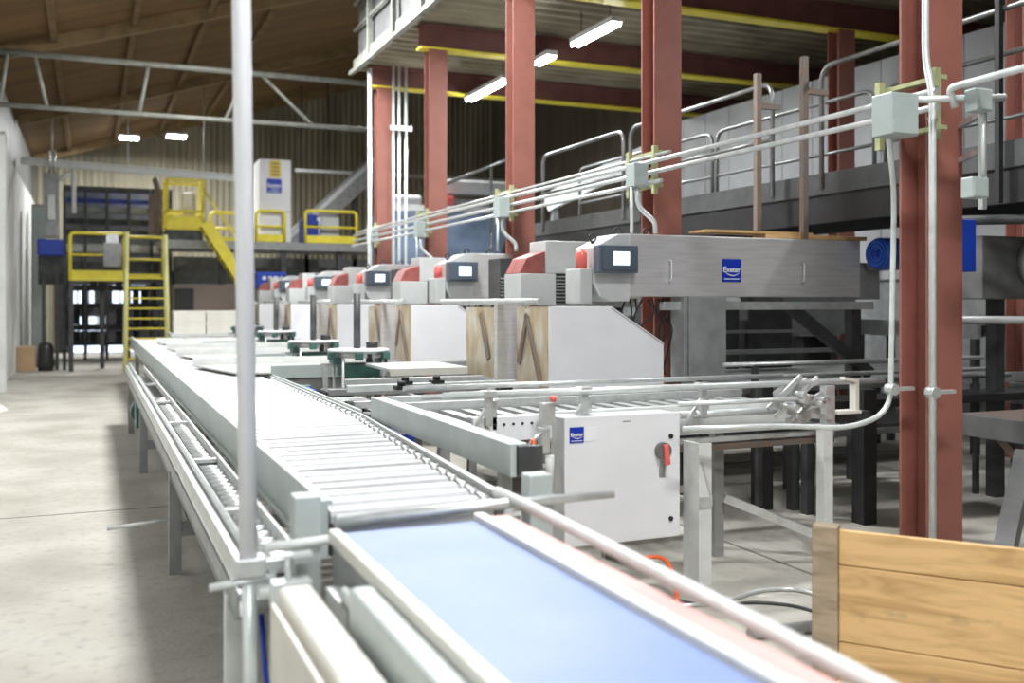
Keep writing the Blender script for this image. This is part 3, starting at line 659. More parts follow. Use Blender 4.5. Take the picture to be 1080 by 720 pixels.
# ================================================================== DISCHARGE CHUTES, TURNTABLES
def chute(Y0, label):
    t = thing('discharge_chute', label, 'chute', (1.9, Y0, 0), 'pale discharge chutes feeding the slat conveyor')
    MB().prism([(1.02, Y0+1.5), (1.28, Y0+.15), (1.6, Y0), (3.0, Y0), (3.0, Y0+1.3), (1.6, Y0+1.5)], .90, .915, 'Z').build('chute_plate', 'chute', t)
    MB().box(1.6, 3.05, Y0-.03, Y0-.005, .86, .985).build('side_wall', 'jbox', t, .003)
    MB().box(1.7, 2.9, Y0+.05, Y0+.3, .66, .84).build('drive_guard', 'midgrey', t)
    MB().prism([(1.02, Y0+1.52), (3.05, Y0+1.34), (3.05, Y0+1.36), (1.02, Y0+1.54)], .90, .99, 'Z').build('side_wall', 'whiteframe', t, .003)
    for x in (1.75, 2.9):
        for yy in (Y0+.05, Y0+1.2): MB().box(x-.03, x+.03, yy, yy+.05, 0, .9).build('leg', 'midgrey', t)
    return t
c0 = chute(9.7, 'pale discharge chute nearest along the slat conveyor')
for Yc_, nm_ in ((12.0, 'second'), (13.75, 'third'), (16.1, 'farthest')):
    dup(c0, (1.9, Yc_, 0), nm_+' pale discharge chute along the slat conveyor')
def turntable(x, y, z, label, r=.29):
    t = thing('packing_turntable', label, 'turntable', (x, y, 0), 'green turntables with pale plates')
    MB().disc((x, y, z), r, .018, 36).build('round_plate', 'white', t)
    b = MB().disc((x, y, z-.06), r*.8, .055, 24); b.build('rim', 'galv', t)
    b = MB().box(x-.17, x+.17, y-.17, y+.17, z-.24, z-.12).box(x-.26, x-.18, y-.1, y+.1, z-.12, z-.06).box(x+.18, x+.26, y-.1, y+.1, z-.16, z-.06); b.build('gear_box', 'greenmachine', t, .01)
    for sx in (-1, 1):
        for sy in (-1, 1): MB().tube([(x+sx*.19, y+sy*.19, 0), (x+sx*.19, y+sy*.19, z-.06)], .014, 8).build('leg', 'galv', t)
    for a_ in range(6):
        an = a_*PI/3+.3; MB().box(x+r*math.cos(an)-.035, x+r*math.cos(an)+.035, y+r*math.sin(an)-.035, y+r*math.sin(an)+.035, z-.075, z-.003).build('rim_clamp', 'greenmachine', t, .006)
    MB().box(x-.36, x+.40, y-.02, y+.02, z-.14, z-.11).box(x-.34, x-.30, y-.03, y+.03, z-.35, z-.11).build('support_arm', 'galv', t)
    MB().tube([(x+.05, y-.21, z-.02), (x+.05, y-.21, z-.10)], .03, 8).build('knob', 'black', t)
    MB().disc((x+r*.6, y+.15, z+.018), .06, .06, 12).build('side_knob', 'black', t)
    MB().tube([(x+.02, y+r*.45, z+.018), (x+.02, y+r*.45, z+.55)], .035, 10).build('guide_post', 'dark', t)
    return t
tt0 = turntable(2.36, 9.3, 1.13, 'nearest packing turntable with green gearbox and dark upright post')
T = [(2.40, 11.55), (2.66, 15.6), (2.75, 19.3)]
for (x, y), nm_ in zip(T, ('second packing turntable with dark post, behind the nearest one', 'third packing turntable with dark post, beyond the tall pole', 'farthest packing turntable before the white machines')):
    dup(tt0, (x, y, 0), nm_)
# infeed rails between the slat conveyor and the machines
t = thing('infeed_frame', 'low frame of pale rails and black clamps between the slats and the second machine', 'frame', (2.4, 7.0, 0))
for yy, zz_, m_, x0_, x1_ in ((6.45, .96, 'galvlight', 1.75, 3.1), (6.8, .90, 'galv', 1.7, 3.1), (7.2, .98, 'galvlight', 1.75, 3.1), (7.6, .92, 'midgrey', 1.7, 3.1), (7.9, .97, 'galv', 1.9, 3.1)):
    MB().box(x0_, x1_, yy, yy+.05, zz_-.05, zz_).build('cross_rail', m_, t, .003)
for x in (1.8, 2.4, 3.0): MB().box(x-.02, x+.02, 6.4, 8.0, .80, .85).build('side_rail', 'midgrey', t)
for x, yy in ((2.2, 7.22), (2.45, 7.22), (2.05, 6.82), (2.7, 6.47)): MB().box(x-.05, x+.05, yy-.02, yy+.06, .97, 1.0).tube([(x, yy+.02, 1.0), (x, yy+.02, 1.03)], .03, 8).build('clamp_knob', 'black', t)
for x, yy in ((1.8, 6.45), (3.0, 6.45), (1.8, 7.9), (3.0, 7.9)): MB().box(x-.025, x+.025, yy-.025, yy+.025, 0, .80).build('leg', 'midgrey', t)
MB().box(1.95, 2.35, 6.9, 7.15, .60, .78).build('gear_box', 'dark', t, .01); MB().tube([(2.4, 7.0, .7), (2.75, 7.0, .7)], .09, 14).build('motor', 'darkgrey', t)
t = thing('grey_drive_cluster', 'grey drive with dark pulleys beside the right edge of the white slats', 'drive', (1.8, 7.4, 0))
MB().box(1.68, 1.9, 7.1, 7.4, .70, .88).build('gear_box', 'midgrey', t, .01); MB().tube([(1.66, 6.9, .84), (1.9, 6.9, .84)], .06, 14).tube([(1.66, 6.6, .80), (1.85, 6.6, .80)], .05, 12).build('pulley', 'dark', t); MB().box(1.72, 1.78, 7.2, 7.26, 0, .7).build('stand', 'midgrey', t)
MB().box(1.70, 1.92, 7.7, 8.0, .72, .90).build('cover', 'black', t, .02)
# tray table
t = thing('tray_table', 'flat pale rectangular tray before the second white guard', 'tray', (3.0, 8.9, 0))
MB().box(2.35, 3.05, 8.2, 9.0, 1.0, 1.03).build('tray_plate', 'galvlight', t, .006)
MB().box(2.35, 3.05, 8.16, 8.2, .965, 1.03).build('tray_edge', 'beige', t, .003)
for x in (2.45, 2.95): MB().box(x-.025, x+.025, 8.5, 8.55, 0, 1.0).build('leg', 'midgrey', t)

# cartons far away on conveyor
k = 0
tb = thing('carton_table', 'pale table under the stacked cream cartons far down the line', 'table', (2.1, 20.9, 0))
MB().box(1.45, 2.85, 20.5, 21.5, .90, .97).build('table_top', 'whiteframe', tb)
for x in (1.55, 2.75): MB().box(x-.03, x+.03, 20.9, 20.96, 0, .9).build('leg', 'midgrey', tb)
for iz in range(2):
    for ix in range(2):
        x = 1.52+ix*.62
        bx = thing('carton', ['left', 'right'][ix]+' cream carton in the '+['lower', 'upper'][iz]+' layer of the stack far down the line', 'box', (x+.3, 20.9, .97+iz*.225), 'cream cartons stacked far down the line')
        MB().box(x, x+.60, 20.6, 21.1, .97+iz*.225, .97+iz*.225+.19).build('carton_body', 'carton', bx, .004)
        MB().box(x-.006, x+.606, 20.594, 21.106, .97+iz*.225+.16, .97+iz*.225+.222).build('lid', 'carton', bx, .004)

# ================================================================== FRONT CROSS CONVEYOR AND CABINET
t = thing('cross_conveyor', 'galvanised cross conveyor frame with rails and brackets behind the white cabinet', 'conveyor', (3.2, 5.3, 0))
MB().tube([(1.72, 4.98, 1.10), (4.66, 4.9, 1.10)], .019, 10).build('front_guide_rail', 'galvlight', t)
MB().tube([(1.72, 5.35, 1.06), (4.3, 5.35, 1.06)], .015, 10).build('guide_rail', 'galvlight', t)
MB().tube([(1.72, 5.7, 1.08), (4.5, 5.7, 1.08)], .015, 10).build('guide_rail', 'galv', t)
MB().tube([(3.1, 4.86, 1.01), (4.2, 4.86, 1.01)], .014, 10).build('guide_rail', 'galvlight', t)
b = MB().box(1.9, 2.42, 5.0, 5.03, .84, .97).box(1.9, 2.42, 5.03, 5.10, .955, .97); b.build('perforated_plate', 'white', t)
for k in range(8): MB().tube([(1.97+k*.055, 4.995, .93), (1.97+k*.055, 5.0, .93)], .008, 8).build('plate_hole', 'black', t)
MB().box(2.42, 4.45, 5.12, 5.18, .80, .97).box(2.42, 4.45, 5.06, 5.12, .80, .815).build('side_beam', 'whiteframe', t, .003)
MB().box(1.75, 4.45, 6.1, 6.15, .80, .95).build('side_beam', 'galv', t)
b = MB()
for k in range(19): b.box(1.8+k*.14, 1.87+k*.14, 5.2, 6.08, .86, .90)
b.build('slat_bed', 'galv', t)
MB().box(2.5, 4.4, 5.05, 5.11, .70, .735).build('lower_rail', 'rusty', t); MB().box(2.5, 4.4, 5.05, 5.11, .75, .775).build('lower_rail', 'galv', t)
MB().tube([(3.2, 5.0, .93), (3.9, 5.0, .93)], .022, 10).tube([(3.9, 5.0, .93), (4.05, 5.0, .93)], .012, 8).build('air_cylinder', 'galvlight', t)
for x in (1.98, 2.56, 3.35):
    b = MB().box(x-.02, x+.02, 4.96, 5.0, .93, 1.12).box(x-.035, x+.035, 4.94, 5.02, 1.085, 1.12).box(x+.03, x+.06, 5.0, 5.03, .9, 1.06)
    b.bar((x-.02, 4.97, 1.02), (x-.14, 4.97, .86), .02, .02); b.build('rail_bracket', 'galv', t, .003)
# toggle mechanism
b = MB(); random.seed(3)
cx, cz = 3.98, .99
for k in range(16):
    a = random.uniform(-.5, .9); L = random.uniform(.05, .15); px_, pz_ = cx+random.uniform(-.14, .14), cz+random.uniform(-.10, .10)
    b.bar((px_-L*math.cos(a), 4.88+random.uniform(-.03, .05), pz_-L*math.sin(a)), (px_+L*math.cos(a), 4.88+random.uniform(-.03, .05), pz_+L*math.sin(a)), .02, .03)
for k in range(7): 
    px_, pz_ = cx+random.uniform(-.15, .15), cz+random.uniform(-.08, .1); b.tube([(px_, 4.80, pz_), (px_, 4.95, pz_)], .02, 8)
b.build('toggle_linkage', 'galv', t)
MB().box(4.17, 4.24, 4.86, 4.92, .84, 1.08).build('bracket_post', 'galv', t, .003)
b = MB().box(4.42, 4.45, 4.88, 4.94, .92, 1.11).box(4.26, 4.45, 4.86, 4.96, .90, .92).bar((4.43, 4.9, 1.1), (4.33, 4.9, 1.12), .05, .02); b.build('end_bracket', 'beige', t, .003)
MB().box(4.2, 4.6, 4.95, 5.05, .84, .90).build('end_shelf', 'dark', t)
MB().box(4.16, 4.23, 4.87, 4.94, 0, .84).build('leg', 'whiteframe', t)
MB().box(3.15, 3.17, 4.72, 4.88, 0, .80).box(3.17, 3.235, 4.72, 4.74, 0, .80).build('wide_leg', 'whiteframe', t)
MB().bar((3.165, 4.717, .70), (3.23, 4.717, .50), .005, .012).box(3.15, 3.235, 4.712, 4.72, .44, .50).build('leg_stiffener', 'galv', t)
MB().box(3.6, 3.67, 5.22, 5.28, 0, .80).build('leg', 'midgrey', t)
MB().box(2.95, 3.04, 5.45, 5.5, 0, .84).build('leg', 'midgrey', t)
MB().box(1.85, 1.91, 5.4, 5.46, 0, .84).build('leg', 'midgrey', t)
MB().bar((3.66, 5.20, .37), (4.18, 4.93, .14), .05, .05).build('cross_brace', 'galv', t)
MB().bar((2.98, 5.5, .40), (3.63, 5.3, .42), .04, .04).build('cross_brace', 'galv', t)
for (x, y_, w_) in ((4.78, 6.3, 'left'), (5.15, 5.6, 'right')):
    tag(MB().box(x-.06, x+.06, y_-.06, y_+.06, 0, .97).build('black_post', 'black'), w_+' of the two black square posts left of the nearest red column', 'post')

t = thing('electrical_cabinet', 'white electrical cabinet with a red and black rotary switch', 'cabinet', (2.8, 5.0, .22))
Yc = 4.82
x0, x1 = XY(597, Yc), XY(716, Yc); z0 = W(597, 577, Y=Yc).z; z1 = W(600, 441, Y=Yc).z
MB().box(x0-.0, x1, Yc+.02, Yc+.20, z0, z1).build('cabinet_body', 'whiteframe', t, .008)
MB().box(x0-.008, x1+.008, Yc, Yc+.018, z0-.005, z1+.005).build('cabinet_door', 'white', t, .006)
MB().box(x0+.1, x0+.2, Yc+.02, Yc+.17, z1, .70 if z1 < .7 else z1+.001).build('mount', 'midgrey', t)
p = logo(x0+.02, x0+.105, Yc-.001, z1-.135, z1-.05, t)
MB().box(x0+.115, x0+.185, Yc-.003, Yc, z1-.13, z1-.055).build('white_sticker', 'letter', t)
hx, hz = XY(698, Yc), W(698, 475, Y=Yc).z
sw = MB().tube([(hx, Yc, hz), (hx, Yc-.03, hz)], .048, 20).build('switch_base', 'darkgrey', t)
MB().bar((hx-.0, Yc-.042, hz+.04), (hx+.012, Yc-.042, hz-.075), .026, .03, up=(1, 0, 0)).build('switch_handle', 'redlens', sw, .006)
MB().box(hx-.018, hx+.018, Yc-.006, Yc, hz-.15, hz-.06).build('lock_plate', 'midgrey', t, .004)
for pz in (z1-.13, z0+.10): MB().tube([(x1-.055, Yc, pz), (x1-.055, Yc-.008, pz)], .014, 12).build('door_lock', 'black', t)
MB().box(x0+.35, x0+.40, Yc-.002, Yc, z1-.035, z1-.03).build('badge', 'midgrey', t)
MB().box(x0+.05, x0+.12, Yc+.201, Yc+.24, z0+.1, .86).box(x1-.12, x1-.05, Yc+.201, Yc+.24, z0+.1, .86).build('hanging_strap', 'midgrey', t)
# valve cluster left of the cabinet
t = thing('valve_cluster', 'small valve and fittings cluster at the left side of the cabinet', 'valve', (x0-.12, 4.9, .8))
xv = XY(578, 4.85)
MB().box(xv-.02, xv+.05, 4.86, 4.93, .93, 1.05).box(xv-.04, xv+.01, 4.84, 4.9, .78, .92).build('valve_body', 'galv', t, .006)
MB().tube([(xv+.01, 4.85, .60), (xv+.01, 4.85, .77)], .025, 10).build('filter_bowl', 'whiteframe', t)
MB().tube([(xv+.03, 4.85, 1.06), (xv+.03, 4.85, 1.09)], .018, 10).build('red_cap', 'redlens', t)
MB().bend([(xv-.03, 4.85, .9), (xv-.12, 4.86, .83), (xv-.05, 4.86, .72), (xv+.03, 4.85, .70)], .012, .05, 8).build('air_hose', 'galv', t)
a = W(562, 463, Y=4.55); c = W(569, 492, Y=4.55)
tag(MB().bend([a, (a+c)/2+Vector((-.01, 0, 0)), c, c+Vector((.03, 0, -.2)), Vector((c.x+.1, c.y+.05, .2)), Vector((c.x+.25, c.y+.1, .013))], .013, .08, 8).build('orange_hose', 'orange'), 'short orange hose left of the white cabinet', 'hose')
pts = [W(650, 575, Y=4.95), W(668, 590, Y=4.8), W(700, 585, Y=4.75), W(712, 608, Y=4.6)]; e = W(715, 640, Y=4.3); pts.append(Vector((e.x, e.y, .02)))
tag(MB().bend(pts, .012, .08, 8).build('orange_hose', 'orange'), 'orange hose drooping below the white cabinet to the floor', 'hose')

# ================================================================== RIGHT OF NEAREST COLUMN
t = thing('mesh_conveyor', 'charcoal conveyor with brown mesh belt right of the nearest red column', 'conveyor', (6.2, 5, 0))
MB().box(5.7, 6.9, 4.0, 5.3, .745, .80).build('mesh_belt', 'mesh', t)
MB().box(5.65, 5.7, 4.0, 5.3, .66, .81).box(5.65, 6.95, 3.95, 4.0, .62, .77).box(6.9, 6.95, 4.0, 5.3, .66, .81).build('side_frame', 'darkgrey', t, .004)
MB().box(5.75, 5.83, 4.3, 4.38, .40, .66).build('stub_leg', 'dark', t)
MB().bar(W(1082, 480, Y=4.1), (W(1048, 590, Y=3.75).x, 3.75, .05), .10, .10).build('angled_leg', 'darkgrey', t)
MB().bar((5.75, 5.0, .7), (5.95, 4.4, .05), .05, .05).build('angled_leg', 'rusty', t)
MB().box(6.8, 6.88, 4.6, 4.68, 0, .66).build('leg', 'dark', t)
t = thing('gear_drive', 'blue covered drive on a dark stand just right of the nearest red column', 'drive', (5.35, 5.0, 0))
MB().box(5.22, 5.47, 4.9, 5.15, 1.80, 2.15).box(5.28, 5.40, 4.95, 5.1, 2.15, 2.20).build('blue_cover', 'deepblue', t, .01)
MB().box(5.27, 5.37, 4.98, 5.08, 0, 1.8).build('stand', 'dark', t)
for (z, m_, r, lb) in ((2.18, 'dark', .035, 'dark pipe beyond the blue cover, upper one'), (1.47, 'midgrey', .03, 'grey pipe right of the nearest red column, lower one')):
    tag(MB().tube([(5.6, 5.35, z), (7.0, 4.3, z)], r, 10).build('pipe', m_), lb, 'pipe')
t = thing('drive_housing', 'dark angular drive housing seen right of the nearest red column', 'housing', (7.5, 6, 1.7))
MB().prism([(6.2, 1.62), (6.9, 1.62), (7.0, 2.1), (6.2, 2.1)], 5.5, 6.3).build('housing_body', 'darkgrey', t, .01)
MB().tube([(6.75, 5.42, 1.9), (6.75, 5.49, 1.9)], .2, 20).build('cover_disc', 'midgrey', t)
MB().box(6.3, 6.4, 5.9, 6.0, 0, 1.62).box(6.8, 6.9, 5.9, 6.0, 0, 1.62).build('leg', 'dark', t)

# ================================================================== WOODEN CRATE
P0 = Vector((2.876, 3.361, 0)); dirv = Vector((.626, -.78, 0)); ang = math.atan2(dirv.y, dirv.x)
t = thing('wooden_barrier', 'pine board barrier with three broad boards nailed to a weathered post', 'barrier', P0, None, ang)
def lb(x0, x1, y0, y1, z0, z1, name, m, bev=.004):
    o = MB().box(x0, x1, y0, y1, z0, z1); me_o = None
    inv = world_of(t)
    o.v = [inv @ v for v in o.v]; return o.build(name, m, t, bev)
lb(-.05, .055, -.025, .06, 0, .65, 'corner_post', 'post', .006)
for z0, z1, k in ((.0, .162, 0), (.166, .486, 1), (.490, .635, 2)):
    lb(.057, 1.9, .0, .028, z0+.0, z1, 'side_board', 'pine', .004)
lb(1.8, 1.9, .03, .1, 0, .635, 'corner_post', 'post')
# floor clutter
def floorline(pp, r, m, label, name, cat):
    pts = [W(px, py, Z=r) for px, py in pp]; tag(MB().bend(pts, r, .15, 8).build(name, m), label, cat)
floorline([(700, 640), (760, 636), (800, 622), (840, 620), (900, 640)], .012, 'galv', 'grey cable curving over the floor behind the crate', 'floor_cable', 'cable')
floorline([(690, 625), (740, 640), (800, 634), (850, 640), (880, 655)], .009, 'dark', 'thin dark cable lying on the floor before the crate', 'floor_cable', 'cable')
floorline([(790, 668), (862, 660)], .03, 'midgrey', 'short grey tube lying on the floor beside the crate post', 'floor_tube', 'tube')

# ================================================================== BACKGROUND LEFT
def fr(px0, px1, py0, py1, Y, dp=.1):
    mid = (px0+px1)/2
    return (XY(px0, Y), XY(px1, Y), Y, Y+dp, W(mid, py1, Y=Y).z, W(mid, py0, Y=Y).z)
# truss girder
t = thing('lattice_girder', 'grey tube lattice girder crossing under the brown roof', 'girder', (1.8, 18.7, 4.9))
a = W(0, 54, Y=18.8); c = W(388, 88, Y=18.8)
zt = a.z; zb = W(0, 110, Y=18.8).z
MB().tube([(-1.6, 18.8, zt), (5.1, 18.8, zt)], .055, 10).build('top_chord', 'edge', t)
MB().tube([(-1.6, 18.8, zb), (5.1, 18.8, zb)], .045, 10).build('bottom_chord', 'edge', t)
for q, (pa, pb) in enumerate(((8, 0), (36, 50), (157, 147), (262, 237), (275, 330))):
    MB().tube([(XY(pa, 18.8), 18.8, zt), (XY(pb, 18.8), 18.8, zb)], .035, 8).build('brace', 'edge', t)
t = thing('hoist_rail', 'pale monorail beam spanning below the gable', 'rail', (1.5, 26, 4.9))
zz = W(28, 170, Y=26).z
MB().bar((-1.5, 26, zz), W(262, 189, Y=26), .06, .16).bar((-1.5, 26, zz+.08), W(262, 189, Y=26)+Vector((0, 0, .08)), .16, .03).build('rail_beam', 'whiteframe', t)
for px in (55, 135, 215): x = XY(px, 26); MB().tube([(x, 26.03, zz), (x, 26.03, roofz(x))], .02, 6).build('hanger', 'galv', t)
# hoist machine
t = thing('bin_hoist', 'grey bin hoist with a blue box hanging beside the left wall', 'hoist', (-.6, 25.3, 0))
MB().box(*fr(46, 62, 182, 250, 25.3, .35)).build('hoist_body', 'midgrey', t, .02)
MB().box(*fr(39, 67, 252, 269, 25.0, .4)).build('blue_box', 'deepblue', t, .03)
MB().box(*fr(50, 58, 205, 232, 25.15, .1)).build('chain_bag', 'whiteframe', t, .02)
MB().tube([W(52, 182, Y=25.5), W(52, 158, Y=25.5)], .03, 8).tube([W(57, 182, Y=25.5), W(57, 158, Y=25.5)], .03, 8).build('lift_chain', 'galv', t)
b = MB(); a = W(54, 269, Y=25.5)
for px in (46, 60, 68):
    c = W(px, 382, Z=0); b.bar((XY(px, 25.5), 25.5, a.z-.4), (XY(px, 25.5), 25.5, 0), .08, .1)
b.box(*fr(40, 70, 262, 300, 25.6, .3)); b.build('stand', 'dark', t)
MB().bend([W(62, 190, Y=25.2), W(78, 178, Y=25.2), W(78, 225, Y=25.2)], .05, .4, 8).build('air_hose', 'whiteframe', t)
# dark side cabinets at wall
t = thing('grey_locker', 'tall grey green locker standing against the left wall', 'locker', (-1.0, 27.5, 0))
MB().box(*fr(33, 48, 215, 380, 27, .6)[:4], 0, W(33, 215, Y=27).z).build('locker_body', 'midgrey', t, .02); MB().box(*fr(34.5, 46.5, 218, 372, 26.985, .015)).build('locker_door', 'jbox', t)
# floor items
t = thing('cardboard_box', 'brown cardboard box on the floor by the left wall', 'box', (-1.1, 22.2, 0))
a = W(14, 392, Z=0); yb = a.y
a_, c_ = XY(15, yb), XY(37, yb); zt = W(20, 366, Y=yb).z
MB().box(a_, c_, yb, yb+.4, 0, zt).build('box_body', 'card', t, .005)
MB().box(a_, c_, yb, yb+.19, zt, zt+.01).box(a_, c_, yb+.21, yb+.4, zt, zt+.01).build('flap', 'card', t)
t = thing('rubbish_bag', 'black bag standing on the floor right of the cardboard box', 'bag', (-.9, yb, 0))
x0_, x1_ = XY(39, yb), XY(57, yb); zt = W(45, 360, Y=yb).z
bm_ = MB(); n = 14; rings = []
for k, (f, zf) in enumerate(((.92, 0), (1, .2), (.95, .5), (.9, .75), (.8, .9), (.35, 1.0))):
    cx_ = (x0_+x1_)/2; rr = (x1_-x0_)/2*f
    rings.append([(cx_+rr*math.cos(2*PI*j/n)*(1+.05*math.sin(j*2.3+k)), yb+.1+rr*.8*math.sin(2*PI*j/n), zf*zt) for j in range(n)])
vs = [v for r in rings for v in r]; fs = [[k*n+j, k*n+(j+1) % n, (k+1)*n+(j+1) % n, (k+1)*n+j] for k in range(5) for j in range(n)]+[list(range(n)), [5*n+j for j in range(n)]]
bm_.add(vs, fs, True).build('bag_body', 'bag', t)
b = MB(); rings = []; n = 18
for k, (r, z) in enumerate(((.45, 0), (.36, .07), (.22, .16), (.08, .22))):
    rings += [(-1.30+r*.4*math.cos(2*PI*j/n), 16.4+r*.9*math.sin(2*PI*j/n), z*.5+.01*math.sin(j*3)*(k > 0)) for j in range(n)]
b.add(rings, [[k*n+j, k*n+(j+1) % n, (k+1)*n+(j+1) % n, (k+1)*n+j] for k in range(3) for j in range(n)]+[[3*n+j for j in range(n)]], True)
o = b.build('sand_heap', 'sand'); tag(o, 'small heap of white sand at the foot of the left wall pillar', 'heap'); o['kind'] = 'stuff'

# yellow ladder platform
Yl = 24.8
t = thing('access_platform', 'yellow railed access platform with a ladder at the far end of the conveyor', 'platform', (.3, Yl, 0))
zp = W(100, 296, Y=Yl).z; zr = W(100, 246, Y=Yl).z
xa, xb, xc = XY(74, Yl), XY(132, Yl), XY(175, Yl)
MB().box(xa, xc, Yl, Yl+1.0, zp, zp+.06).build('deck_plate', 'dark', t)
MB().box(xa, xb-.03, Yl-.02, Yl, zp, zp+.24).build('toe_board', 'yellow', t); MB().box(xb+.03, xc-.03, Yl+1.0, Yl+1.02, zp, zp+.2).build('toe_board', 'yellow', t)
MB().bend([(xa, Yl, zp), (xa, Yl, zr), (xb, Yl, zr)], .04, .1, 8).tube([(xa, Yl, (zp+zr)/2+.05), (xb, Yl, (zp+zr)/2+.05)], .03, 8).build('guard_rail', 'yellow', t)
MB().bend([(xb, Yl+1, zp), (xb, Yl+1, zr), (xc, Yl+1, zr), (xc, Yl+1, zp)], .04, .1, 8).tube([(xb, Yl+1, (zp+zr)/2), (xc, Yl+1, (zp+zr)/2)], .03, 8).build('guard_rail', 'yellow', t)
MB().tube([(xb, Yl-.1, 0), (xb+.03, Yl-.1, zr+.05)], .055, 8).build('ladder_stile', 'paleyellow', t)
MB().tube([(xc+.05, Yl-.1, 0), (xc-.03, Yl-.1, zr+.0)], .06, 8).build('ladder_stile', 'paleyellow', t)
for k in range(9):
    z = .25+k*.235
    MB().box(xb, xc, Yl-.14, Yl-.02, z, z+.035).build('rung', 'yellow', t)
for x in (xa, (xa+xb)/2+.1, xc): MB().box(x-.05, x+.05, Yl+.9, Yl+1.0, 0, zp).build('support_post', 'dark', t)
MB().box(xa-.03, xa+.07, Yl, Yl+.1, 0, zp).build('support_post', 'dark', t)
t = thing('control_box', 'grey control box hung on the yellow platform rail', 'control box', (.2, Yl, 2.5))
MB().box(*fr(109, 128, 256, 281, Yl-.2, .12)).build('box_body', 'midgrey', t, .01); MB().box(*fr(112, 125, 247, 256, Yl-.18, .08)).build('cable_gland', 'galv', t)

# dark plant behind the platform with daylight gaps
Yb = 29.5
t = thing('rack_machine', 'tall dark framed machine with shelves behind the yellow platform', 'machine', (.6, Yb, 0))
for px in (68, 90, 113, 136, 160, 180): 
    f = fr(px-1.6, px+1.6, 200, 378, Yb, .3); MB().box(f[0], f[1], f[2], f[3], 0, f[5]).build('upright', 'dark', t)
for py, h, m_ in ((200, 5, 'dark'), (212, 4, 'deepblue'), (222, 6, 'midgrey'), (234, 5, 'dark'), (246, 6, 'dark'), (262, 8, 'whiteframe'), (282, 12, 'dark'), (304, 6, 'black'), (322, 5, 'black'), (345, 6, 'black'), (362, 4, 'black')):
    f = fr(67, 181, py-h/2, py+h/2, Yb+.31, .3); MB().box(*f).build('shelf_beam', m_, t)
k = 0
random.seed(11)
for py0, py1 in ((286, 301), (307, 320), (325, 342), (349, 360)):
    for px0 in range(68, 178, 9):
        if random.random() < .55:
            MB().box(*fr(px0, px0+7, py0, py1, Yb+.7, .3)).build('shelf_crate', 'black', t)
MB().box(*fr(67, 181, 200, 283, Yb+.9, .2)).build('back_sheet', 'darkgrey', t)
struct(MB().box(*fr(60, 186, 284, 380, 33.85, .05)).build('far_backdrop', 'black'))  # black backdrop sheet added to darken the wall behind the rack
for n_, q_ in enumerate(((76, 100, 300, 322), (118, 154, 300, 320), (74, 112, 333, 350), (72, 150, 363, 372))):
    struct(MB().box(*fr(*q_, 33.75, .05)).build('daylight_gap_%d' % (n_+1), 'daylight'))  # glowing panes standing in for daylight through gaps in a door
    b = MB(); nn = 4
    for k in range(nn+1):
        px = q_[0]+(q_[1]-q_[0])*k/nn; b.box(*fr(px-.7, px+.7, q_[2], q_[3], 33.68, .06))
    for py in q_[2:]: b.box(*fr(q_[0], q_[1], py-.7, py+.7, 33.68, .06))
    struct(b.build('daylight_gap_%d_frame' % (n_+1), 'dark'))

# elevated deck with basket, tower, rails
Yd = 27
t = thing('elevated_deck', 'grey elevated deck on posts carrying the white tower', 'deck', (4, Yd, 0))
zd = W(200, 253, Y=Yd).z; xd0, xd1 = XY(170, Yd), XY(400, Yd)
MB().box(xd0, xd1, Yd, Yd+2, zd-.22, zd).build('deck_beam', 'midgrey', t)
for px in (172, 235, 300, 360, 398): x = XY(px, Yd); MB().box(x-.08, x+.08, Yd+.1, Yd+.26, 0, zd-.22).build('support_post', 'dark', t)
tk = thing('shade_backdrop', 'added dark shade bins below the elevated deck', 'backdrop', (4, 30, 0))  # dark block added behind the deck, standing in for shade on the wall
q = fr(184, 400, 270, 330, 30, 1.2); MB().box(q[0], q[1], 30, 31.2, 0, zd-.3).build('shade_block', 'darkgrey', tk)
for kk in range(3):
    MB().box(q[0], q[1], 29.93, 29.99, .55+kk*.75, .62+kk*.75).build('block_strip', 'midgrey', tk)
t = thing('yellow_cage', 'yellow square framed cage standing on the elevated deck', 'cage', (2, Yd, zd))
f = fr(176, 214, 190, 236, Yd+.1, .9); x0_, x1_, y0_, y1_, _, zt_ = f
for x in (x0_, x1_):
    for y in (y0_, y1_): MB().bar((x, y, zd+.3), (x, y, zt_), .07, .07).build('post', 'yellow', t)
b = MB()
for z in (zd+.3, zd+.75, zt_):
    for y in (y0_, y1_): b.bar((x0_, y, z), (x1_, y, z), .07, .07)
    for x in (x0_, x1_): b.bar((x, y0_, z), (x, y1_, z), .07, .07)
b.build('rail_frame', 'yellow', t)
MB().box(x0_, x1_, y0_, y1_, zd+.0, zd+.26).build('cage_base', 'dark', t); MB().box(x0_, x1_, y0_-.05, y0_-.04, zd+.3, zd+.62).build('kick_plate', 'yellow', t)
f = fr(192, 207, 203, 232, Yd+.3, .3); MB().box(f[0], f[1], f[2], f[3], zd+.27, f[5]).build('control_desk', 'beige', t, .05)
f = fr(158, 171, 190, 235, Yd+.2, .2)
tag(MB().bend([W(163, 188, Y=Yd+.3), W(168, 205, Y=Yd+.3), (XY(167, Yd+.3), Yd+.3, zd)], .07, .3, 8).box(XY(157, Yd+.5), XY(171, Yd+.5), Yd+.5, Yd+.7, zd-.0, W(160, 205, Y=Yd+.5).z).build('robot_arm', 'rusty'), 'bent brownish arm left of the yellow cage', 'arm')
t = thing('yellow_stair', 'steep yellow stair descending right of the yellow cage', 'stair', (3, Yd-.3, 0))
a = W(214, 236, Y=Yd-.3); c = W(252, 296, Y=Yd-.3)
MB().bar(a, c, .06, .28).bar(a+Vector((0, -.6, 0)), c+Vector((0, -.6, 0)), .06, .28).build('stringer', 'yellow', t)
